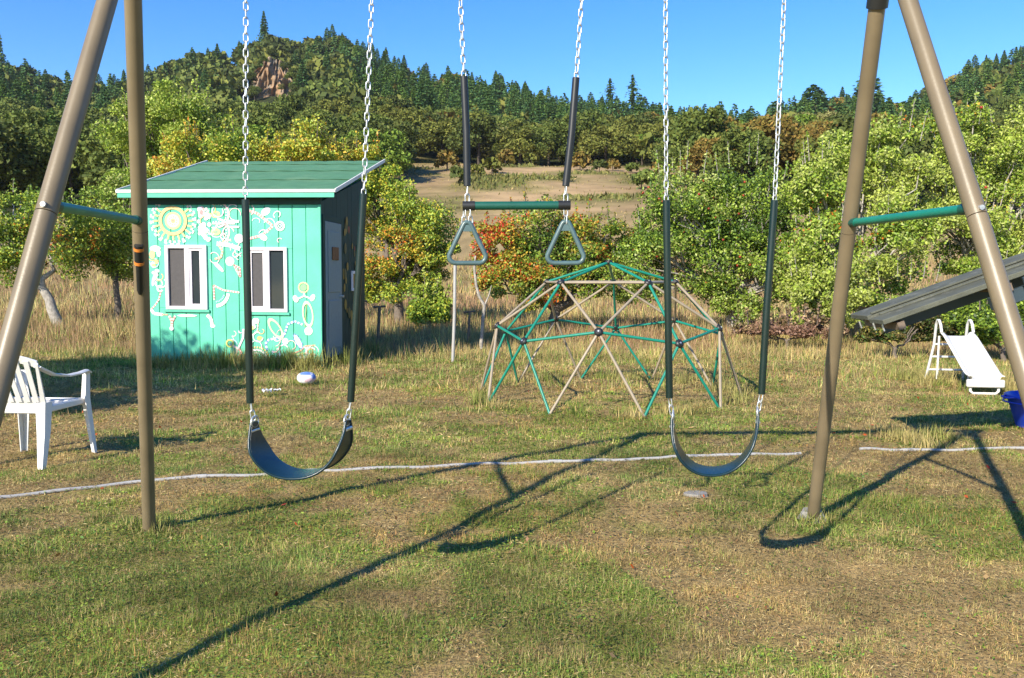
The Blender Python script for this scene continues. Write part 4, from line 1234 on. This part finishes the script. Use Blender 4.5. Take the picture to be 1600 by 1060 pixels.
orchard_tree('apple_tree', 'young apple tree with slim dark trunk behind the swing leg and shed', g0(183, 24),
    [blob(120, 310, 240, 430, 24), blob(150, 350, 235, 455, 24.5), blob(100, 300, 180, 390, 25)], [(G2, 3), (G1, 3), (GY, 1), (YL, .5)], 7500, .10, 22, 'bark', 1.2, (0, 0, 1.2), 12, tr=.09)
orchard_tree('fruit_tree', 'tall leafy light green tree rising behind the shed roof', g0(250, 28),
    [blob(150, 180, 250, 330, 28), blob(235, 130, 345, 270, 28), blob(180, 150, 300, 260, 29), blob(160, 260, 260, 400, 27.5), blob(250, 230, 350, 380, 28)],
    [(LM, 2.4), (G1, 4), (G2, 2.5), (GY, 1)], 24000, .115, 23, 'bark', 1.6, None, 46, tr=.16)
orchard_tree('fruit_tree', 'golden yellow leaved fruit tree just behind the shed roof', g0(430, 22),
    [blob(245, 210, 350, 330, 22.4), blob(330, 190, 450, 320, 22), blob(430, 200, 530, 320, 22), blob(505, 215, 605, 330, 22.5), blob(380, 230, 520, 340, 23)],
    [(G2, 1.2), (G1, 3), (YL, 4), (LM, 1.0), (GO, 1.6), (OG, .10)], 20000, .10, 24, 'bark', 1.2, None, 44)
orchard_tree('fruit_tree', 'yellow green fruit tree between the shed and the trapeze', g0(622, 22.5),
    [blob(560, 255, 645, 400, 22.9), blob(590, 300, 705, 430, 22.5), blob(548, 380, 660, 475, 22.7), blob(600, 380, 700, 455, 23.1), blob(640, 340, 715, 440, 22.1), blob(555, 240, 610, 330, 23.3)],
    [(G1, 4), (YL, 3), (G2, 2.5), (G3, 1.2), (GO, .8), (OG, .15)], 17000, .090, 25, 'bark', .9, None, 26)
orchard_tree('leafy_bush', 'small bright green bush beside the white pole', g0(672, 20.5),
    [blob(636, 455, 708, 522, 20.5), blob(650, 438, 692, 490, 20.5)], [(LM, 2), (G1, 4), (YL, 1.2), (G2, 2)], 3800, .095, 26, 'bark', .25, (0, 0, .2), 16, group='shrubs round the lawn', cat='bush', tr=.04)
orchard_tree('fruit_tree', 'fruit tree with red and orange leaves behind the gym rings', g0(862, 19.6),
    [blob(735, 335, 830, 450, 19.8), blob(790, 312, 905, 440, 19.6), blob(860, 330, 955, 445, 19.8), blob(745, 400, 880, 485, 19.2), blob(870, 390, 990, 475, 19.4), blob(920, 340, 1000, 430, 20.4)],
    [(G3, 1.2), (G2, 2.6), (G1, 2.4), (lin(150, 136, 54), 2.6), (GO, 1.0), (OG, .42), (RE, .40)], 17000, .088, 27, 'bark', .7, (.1, 0, .55), 22)
orchard_tree('apple_tree', 'green apple tree hung with red apples behind the dome', g0(1150, 19.2),
    [blob(1000, 250, 1130, 400, 19.2), blob(1090, 240, 1235, 400, 19.4), blob(965, 330, 1090, 460, 19.0), blob(1060, 350, 1200, 485, 18.8), blob(1160, 330, 1250, 470, 19.0), blob(940, 390, 1030, 480, 19.6), blob(1130, 380, 1270, 500, 18.6), blob(1040, 290, 1200, 420, 20)],
    [(GY, 2), (G1, 3), (G2, 3.5), (G3, 2.5)], 27000, .088, 28, 'pale_bark', .8, None, 40, fruit=85)
orchard_tree('apple_tree', 'broad pale green apple tree behind the right crossbar', g0(1340, 17.6),
    [blob(1225, 230, 1350, 380, 17.8), blob(1320, 185, 1450, 340, 17.8), blob(1215, 330, 1350, 470, 17.2), blob(1330, 310, 1460, 470, 17.2), blob(1215, 410, 1370, 512, 17.0), blob(1270, 210, 1400, 330, 18.4), blob(1350, 420, 1480, 515, 17.0)],
    [(LM, 3), (GY, 2.5), (G1, 3.4), (G2, 2), (OG, .1)], 27000, .088, 29, 'pale_bark', .7, None, 50, fruit=12)
orchard_tree('apple_tree', 'tall pale green apple tree rising above the sloping board roof', g0(1530, 18.4),
    [blob(1440, 170, 1560, 320, 18.4), blob(1530, 165, 1680, 330, 18.6), blob(1430, 290, 1570, 430, 18.0), blob(1540, 300, 1700, 460, 18.2), blob(1440, 390, 1620, 490, 18.0)],
    [(LM, 3), (GY, 2.5), (G1, 3.6), (G2, 1.8), (GO, .15)], 27000, .088, 30, 'pale_bark', .8, None, 50, fruit=10)
orchard_tree('leafy_bush', 'dark twiggy bush under the low end of the board roof', g0(1400, 13.8),
    [blob(1330, 500, 1420, 548, 13.8), blob(1400, 490, 1480, 550, 13.9)], [(DK, 3), (lin(110, 96, 60), 2), (lin(150, 140, 66), 1), (G3, 1)], 3600, .06, 31, 'bark', .2, (0, 0, .15), 10, group='shrubs round the lawn', cat='bush', tr=.035)
orchard_tree('leafy_bush', 'dense green bush behind the white slide', g0(1570, 13.4),
    [blob(1490, 460, 1580, 545, 13.4), blob(1560, 450, 1660, 545, 13.6), blob(1460, 480, 1520, 540, 14)], [(G2, 3), (G1, 2.4), (G3, 2), (DK, 1)], 6500, .07, 32, 'bark', .2, (0, 0, .15), 16, group='shrubs round the lawn', cat='bush', tr=.04)
# brambles of dry stems at the foot of the big apple trees
orchard_tree('bramble_bush', 'brown dry bramble thicket at the edge behind the dome', g0(1230, 15.6),
    [blob(1140, 500, 1240, 556, 15.8), blob(1220, 495, 1320, 555, 15.4)], [(lin(150, 116, 96), 3), (lin(120, 96, 72), 3), (lin(176, 150, 110), 2), (lin(110, 104, 60), 1)], 3400, .075, 33, 'bark', .2, (0, 0, .15), 24, group='shrubs round the lawn', cat='bush', tr=.035)
# the tree left of the lawn whose shade falls on the grass before the shed
orchard_tree('shade_tree', 'leafy tree beyond the chair that shades the shed foot', (-8.5, 7.2, 0),
    [(-6.9, 8.0, 2.2, 1.2, 1.2, .9), (-8.8, 7.2, 2.9, 1.6, 1.3, 1.0), (-9.2, 6.6, 3.7, 1.4, 1.2, 1.0), (-9.9, 7.6, 3.0, 1.4, 1.3, 1.1), (-8.4, 8.4, 1.9, 1.3, 1.1, .8), (-6.6, 7.0, 1.8, 1.2, 1.1, .85), (-7.3, 7.6, 1.3, 1.1, 1.0, .7), (-8.3, 6.2, 2.2, 1.3, 1.1, .9)], [(G2, 3), (G1, 2), (G3, 2)], 19000, .13, 34, 'bark', 1.4, None, 20)

# ------------------------------------------------------------------ wooded hill
def conifer_mesh(seed, nq, pal, sparse=False):
    r = np.random.default_rng(seed); H = 12.0
    t = r.uniform(0, 1, nq) ** .75 if not sparse else r.uniform(0, 1, nq)
    lev = np.round(t * 17) / 17 + r.normal(0, .008, nq); lev = np.clip(lev, 0, .995)
    z = .06 * H + lev * .94 * H
    ex = (.8, .6, .95, .7, .55)[seed % 5]; gap = .7 + .5 * vnoise(lev * 9 + seed, np.zeros(nq) + seed * 1.7, seed)
    R = 3.1 * (1 - lev) ** ex * (0.6 + .7 * r.random(nq)) * gap + .16
    nb = 9; br = r.integers(0, nb, nq); a = br * 2 * np.pi / nb + lev * 40 + r.normal(0, .18, nq)
    q = r.uniform(.25, 1, nq) ** .6
    if sparse: q = np.where((lev > .45) & (r.random(nq) < .5), q * .35, q); R = np.where(lev > .5, R * 1.2 * (.3 + (br % 3) * .5), R)
    P = np.stack([np.cos(a) * R * q, np.sin(a) * R * q, z - .30 * R * q + r.normal(0, .1, nq)], -1)
    sz = (.95 - .55 * lev) * r.uniform(.7, 1.3, nq) * (1500 / nq) ** .35
    tt = np.stack([np.cos(a), np.sin(a), -.35 * np.ones(nq)], -1) + r.normal(0, .35, (nq, 3)); tt /= np.linalg.norm(tt, axis=1)[:, None]
    n = np.stack([np.zeros(nq), np.zeros(nq), np.ones(nq)], -1) + r.normal(0, .55, (nq, 3)); b = np.cross(tt, n); b /= np.linalg.norm(b, axis=1)[:, None]
    V = np.stack([P - tt * sz[:, None] * .5, P + b * sz[:, None] * .3, P + tt * sz[:, None] * .6, P - b * sz[:, None] * .3], 1).reshape(-1, 3)
    C = np.array(pal)[r.integers(0, len(pal), nq)] * r.uniform(.65, 1.25, (nq, 1))
    return V, np.arange(4 * nq).reshape(nq, 4), np.repeat(C, 4, 0)
def oak_mesh(seed, nq, pal):
    r = np.random.default_rng(seed); P = []
    ncl = 26
    cs = []
    for k in range(ncl):
        d = r.normal(size=3); d /= np.linalg.norm(d); d[2] = abs(d[2]) * 1.25 - .62
        cs.append((np.array([0, 0, 4.2]) + d * np.array([3.7, 3.7, 3.7]) * r.uniform(.5, 1), r.uniform(.8, 1.7)))
    tone = []
    for c, R in cs:
        n = nq // ncl; g = r.normal(size=(n, 3)); g /= np.linalg.norm(g, axis=1)[:, None]; g *= R * r.uniform(0, 1, (n, 1)) ** .33; g[:, 2] *= .75
        P.append(c + g); tone.append(np.full(n, r.uniform(.8, 1.2)))
    P = np.concatenate(P); n = len(P); P[:, 2] = np.maximum(P[:, 2], .25)
    V, Fc = leaf_quads(P, .62 * r.uniform(.6, 1.3, n) * (2600 / nq) ** .48, .42 * r.uniform(.6, 1.3, n) * (2600 / nq) ** .48, r)
    C = np.array(pal)[r.integers(0, len(pal), n)] * r.uniform(.7, 1.2, (n, 1)) * np.concatenate(tone)[:, None]
    return V, Fc, np.repeat(C, 4, 0)
def trunk_arrays(h, r0, n=6):
    a = np.arange(n) * 2 * np.pi / n
    lo = np.stack([np.cos(a) * r0, np.sin(a) * r0, np.full(n, -.6)], -1); hi = np.stack([np.cos(a) * r0 * .4, np.sin(a) * r0 * .4, np.full(n, h)], -1)
    V = np.concatenate([lo, hi]); Fc = np.array([(k, (k + 1) % n, n + (k + 1) % n, n + k) for k in range(n)])
    return V, Fc, np.tile(np.array([.07, .055, .042]), (2 * n, 1))
def join(parts):
    VV, FF, CC, b = [], [], [], 0
    for V, Fc, C in parts: VV.append(V); FF.append(Fc + b); CC.append(C); b += len(V)
    return np.concatenate(VV), np.concatenate(FF), np.concatenate(CC)
CG = [lin(81, 112, 58), lin(70, 101, 53), lin(96, 120, 57), lin(74, 108, 66)]
CG2 = [lin(94, 125, 55), lin(83, 114, 51), lin(109, 131, 60)]
OKS = [[lin(92, 106, 46), lin(79, 93, 40), lin(105, 114, 51)], [lin(109, 114, 49), lin(96, 103, 44), lin(120, 120, 55)], [lin(120, 106, 49), lin(105, 97, 44), lin(134, 108, 51)], [lin(79, 91, 42), lin(68, 80, 36), lin(92, 99, 47)], [lin(103, 127, 46), lin(90, 114, 40), lin(116, 135, 51)], [lin(131, 129, 75), lin(116, 116, 64), lin(142, 137, 84)]]
CON = [np_mesh('conifer', *join([conifer_mesh(100 + k, 1700, CG if k % 3 else CG2), trunk_arrays(9, .22)]), 'far_leaf') for k in range(5)]
SPARSE = np_mesh('bare_topped_conifer', *join([conifer_mesh(140, 900, CG, True), trunk_arrays(11.6, .2)]), 'far_leaf')
OAK = [np_mesh('oak_tree', *join([oak_mesh(200 + k, 6500, OKS[k]), trunk_arrays(4, .3)]), 'far_leaf') for k in range(6)]
LOWC = [join([conifer_mesh(160 + k, 190, CG), trunk_arrays(9, .2, 4)]) for k in range(3)]
LOWO = [join([oak_mesh(170 + k, 230, OKS[k]), trunk_arrays(4, .3, 4)]) for k in range(4)]

ROCK_D = 232.0
def forest():
    r = np.random.default_rng(42); T = []
    Y = 64.0
    while Y < 338:
        sp = 5.2 + Y * .006
        us = np.arange(-.86, .86, sp / Y)
        for u in us:
            uu = u + r.uniform(-.5, .5) * sp / Y; y = Y + r.uniform(-.5, .5) * sp * 1.3
            px = 800 + F_PX * uu
            if 600 < px < 1060 and y < 121 + 5 * math.sin(px * .03): continue
            if px > 0 and px < 1600 and y < 80 and r.random() < .5: continue
            if 376 < px < 476 and ROCK_D - 70 < y < ROCK_D + 8: continue
            n = float(fbm(px / 60, y / 22, 8, 3))
            if 560 < px < 1170: pc = 0.06 if y < 158 else (.45 if y < 190 else .78)
            elif px < 200: pc = .45 if y > 150 else .25
            elif px <= 560: pc = .12 if y < 300 else .25
            else: pc = .35 + .3 * (y > 260)
            con = r.random() < np.clip(pc + (n - .5) * .6, 0, 1) if 0.1 < pc < .9 else r.random() < pc
            if con and y < 175: con = bool(px < 200 and r.random() < .3)
            rk = r.random()
            h = (r.uniform(8, 12.5) * (.7 if y < 175 else 1) if con else r.uniform(6.5, 10.5) * (.9 if y < 125 else 1.0))
            if con and y > 305: h = r.uniform(4.5, 11.5)
            T.append([uu * y, y, con, h, px, rk])
        Y += sp * .95
    # scattered shrubs in the meadow
    for (px, y) in ((745, 92), (770, 96), (700, 100), (905, 104), (935, 102), (955, 108), (985, 106), (1010, 98), (1030, 104), (830, 110), (790, 108), (880, 88), (1000, 80), (720, 84)):
        T.append([(px - 800) / F_PX * y, y, False, r.uniform(1.6, 3.4), px, r.random()])
    def emit(t, meshes, name, label, cat, group):
        x, y, con, h, px, rk = t
        o = bpy.data.objects.new(name, meshes); col.objects.link(o)
        s = h / (12.0 if con else 8.6); w = s * r.uniform(.85, 1.2)
        o.location = (x, y, float(hill_h(x, y)) - .2); o.scale = (w * (1.0 if con else 1.05), w, s); o.rotation_euler = (0, 0, r.uniform(0, 6.28))
        tag(o, label, cat, group)
    infr = lambda t: -120 < t[4] < 1720
    cons = sorted([t for t in T if t[2]], key=lambda t: -(t[3] / t[1] + (.02 if t[1] > 300 else 0)) + (9 if not infr(t) else 0))
    oaks = sorted([t for t in T if not t[2]], key=lambda t: -t[3] / t[1] + (9 if not infr(t) else 0))
    print('forest', len(cons), len(oaks))
    for t in cons[:296]:
        px, y = t[4], t[1]
        where = ('on the wooded slope beside the rocky knoll' if px < 240 else 'on the rocky knoll among the oaks' if px < 570 else
                 ('on the skyline above the dry meadow' if y > 285 else 'partway down the slope above the dry meadow') if px < 1170 else 'on the hill behind the pale apple trees')
        emit(t, CON[int(t[5] * 5)], 'conifer', 'dark green conifer ' + where, 'tree', 'conifers ' + where)
    KL = ['dark green round crowned oak on the wooded slope', 'olive green round crowned oak on the wooded slope', 'rusty brown leaved oak on the wooded slope', 'deep green round crowned oak on the wooded slope', 'bright green round crowned oak on the wooded slope', 'grey green round crowned oak on the wooded slope']
    for t in oaks[:298]:
        k = t[5]; n = float(fbm(t[0] / 30, t[1] / 30, 19, 2)) + r.normal(0, .1)
        ki = 2 if (n > .60) else (0 if k < .3 else 1 if k < .52 else 3 if k < .75 else 4 if k < .96 else 5)
        if t[4] < 570 and ki in (2, 5): ki = 0
        if t[3] < 4:
            emit(t, OAK[(0, 4)[int(k * 2)]], 'meadow_shrub', 'low round green shrub in the dry meadow', 'shrub', 'shrubs in the meadow')
        else: emit(t, OAK[ki], 'oak_tree', KL[ki], 'tree', 'oaks on the wooded slope, tone %d' % (ki + 1) if False else ['dark green oaks', 'olive oaks', 'rusty oaks', 'deep green oaks', 'bright green oaks', 'grey green oaks'][ki])
    rest = []
    for t in cons[296:] + oaks[298:]:
        V, Fc, C = (LOWC[r.integers(0, 3)] if t[2] else LOWO[(0, 1, 3, 2)[r.integers(0, 3 if t[4] < 570 else 4)]])
        s = t[3] / (12.0 if t[2] else 8.6); a = r.uniform(0, 6.28); ca, sa = math.cos(a), math.sin(a)
        W = np.stack([(V[:, 0] * ca - V[:, 1] * sa) * s + t[0], (V[:, 0] * sa + V[:, 1] * ca) * s + t[1], V[:, 2] * s + float(hill_h(t[0], t[1])) - .2], -1)
        rest.append((W, Fc, C * r.uniform(.85, 1.15)))
    if rest: tag(np_obj('far_wood', *join(rest), 'far_leaf'), 'mass of trees filling the wooded hill', 'wood', kind='stuff')
    # bare-topped conifers that stand above the ridge
    for px, h in ((950, 17), (985, 19)):
        x = (px - 800) / F_PX * 300; o = bpy.data.objects.new('bare_topped_conifer', SPARSE); col.objects.link(o)
        o.location = (x, 300, float(hill_h(x, 300))); o.scale = (1.7, 1.7, h / 12); o.rotation_euler = (0, 0, px)
        tag(o, 'tall conifer with bare ragged top standing above the ridge', 'tree', 'bare topped conifers')
    for px, h, D, lab in ((15, 20, 318, 'tall layered conifer alone on the ridge at the swing leg'), (422, 17, 325, 'pointed conifer on the very top of the rocky knoll'), (1262, 14.5, 250, 'broad tall conifer beside a dark oak on the ridge'), (1345, 19, 240, 'tall conifer half hidden behind the tan swing leg')):
        x = (px - 800) / F_PX * D; o = bpy.data.objects.new('tall_conifer', CON[2 if px < 500 else 1]); col.objects.link(o)
        o.location = (x, D, float(hill_h(x, D)) - .3); o.scale = (2.6 if px > 1000 else 1.2, 2.4 if px > 1000 else 1.2, h / 12); o.rotation_euler = (0, 0, px * .7)
        tag(o, lab, 'tree')
forest()

def meadow_scrub():
    r = np.random.default_rng(90); n = 26000
    Y = np.sqrt(r.uniform(50 ** 2, 124 ** 2, n)); U = r.uniform(-.20, .20, n); X = U * Y + .02 * Y
    f = fbm(X / 9, Y / 9, 91, 4); keep = r.random(n) < np.clip((f - .50) * 6, .03, 1); X, Y, f = X[keep], Y[keep], f[keep]; n = len(X)
    Z = hill_h(X, Y); h = r.uniform(.10, .28, n) * (1 + 1.6 * (f > .60) * r.random(n))
    P = np.stack([X, Y, Z + h * .4], -1)
    V, Fc = leaf_quads(P, h * 1.3, h * .5, r, up=1.6)
    pal = np.array([lin(150, 138, 84), lin(176, 152, 108), lin(126, 122, 68), lin(104, 110, 58)])
    C = np.where((f > .56)[:, None], pal[r.integers(2, 4, n)], pal[r.integers(0, 3, n)]) * r.uniform(.7, 1.1, (n, 1))
    tag(np_obj('meadow_scrub', V, Fc, np.repeat(C, 4, 0), 'far_leaf'), 'low dry scrub and grass tufts scattered over the meadow', 'scrub', kind='stuff')
meadow_scrub()

def rock():
    x = (428 - 800) / F_PX * ROCK_D; r = np.random.default_rng(77)
    zt = at(428, 84, ROCK_D).z; zb = at(428, 178, ROCK_D).z
    n, h = 64, 52
    V = []
    for j in range(h):
        t = j / (h - 1)
        for i in range(n):
            u = i / (n - 1) * 2 - 1
            ww = 8.6 * (1 - .62 * t ** 2.0) * (1 + .10 * math.sin(j * .45 + i * .2))
            bulge = 5.0 * math.sqrt(max(0, 1 - u * u * .9)) * (1 - .45 * t)
            q = float(fbm(i * .17 + 7, j * .10, 4, 5)) - .5; q2 = float(vnoise(i * .4, j * .12, 9)) - .5 + .5 * (float(vnoise(i * .9, j * .5, 13)) - .5)
            V.append((x + ww * u + 1.2 * q2, ROCK_D - bulge - 5.0 * q - 2.5 * q2 + 7 * t, zb - 3 + (zt - zb + 3) * t * (1 - .10 * u * u) + 1.4 * q))
    V = np.array(V); idx = np.arange(h * n).reshape(h, n)
    Fc = np.stack([idx[:-1, :-1], idx[:-1, 1:], idx[1:, 1:], idx[1:, :-1]], -1).reshape(-1, 4)
    # close the back so the outcrop is a body
    back = V.copy(); back[:, 1] = ROCK_D + 22; VV = np.concatenate([V, back]); ring = list(idx[0]) + list(idx[1:, -1]) + list(idx[-1, -2::-1]) + list(idx[-2:0:-1, 0])
    side = np.array([(ring[k], ring[(k + 1) % len(ring)], ring[(k + 1) % len(ring)] + h * n, ring[k] + h * n) for k in range(len(ring))])
    o = np_obj('rock_outcrop', VV, np.concatenate([Fc, side]), None, 'rock')
    tag(o, 'bare tan and grey rock face on the wooded knoll', 'rock')
    rr = random.Random(31)
    for (px, py, h, k) in ((398, 150, 4.5, 0), (392, 125, 4, 3), (404, 172, 5, 4), (432, 176, 4.5, 0), (452, 172, 5, 1), (462, 150, 5, 3), (458, 122, 4.5, 0), (446, 108, 3.5, 3), (412, 98, 3.2, 0), (440, 140, 2.6, 5), (424, 86, 3.5, 3), (470, 135, 6, 0), (384, 140, 6, 3)):
        D = ROCK_D - (9 if py > 140 else 5); p = at(px, py, D)
        b = bpy.data.objects.new('rock_shrub', OAK[k]); col.objects.link(b); s = h / 8.6
        b.location = (p.x, p.y, p.z - h * .25); b.scale = (s, s, s); b.rotation_euler = (0, 0, rr.uniform(0, 6))
        tag(b, 'small shrub growing on the edge of the bare rock face', 'shrub', 'shrubs on the rock face')
rock()

# ------------------------------------------------------------------ thin summer haze
def haze():
    m = bpy.data.materials.new('haze_air'); m.use_nodes = True; nt = m.node_tree
    nt.nodes.remove(nt.nodes['Principled BSDF'])
    v = nt.nodes.new('ShaderNodeVolumePrincipled'); v.inputs['Color'].default_value = (.80, .88, 1, 1); v.inputs['Density'].default_value = 0.0001; v.inputs['Anisotropy'].default_value = 0.0
    nt.links.new(v.outputs[0], nt.nodes['Material Output'].inputs['Volume'])
    MATS['haze_air'] = m
    b = MB(); b.box((-760, -40, -3), (760, 500, 175)); o = b.build('haze', 'haze_air')
    tag(o, kind='stuff', label='thin pale summer haze over the whole valley')
haze()
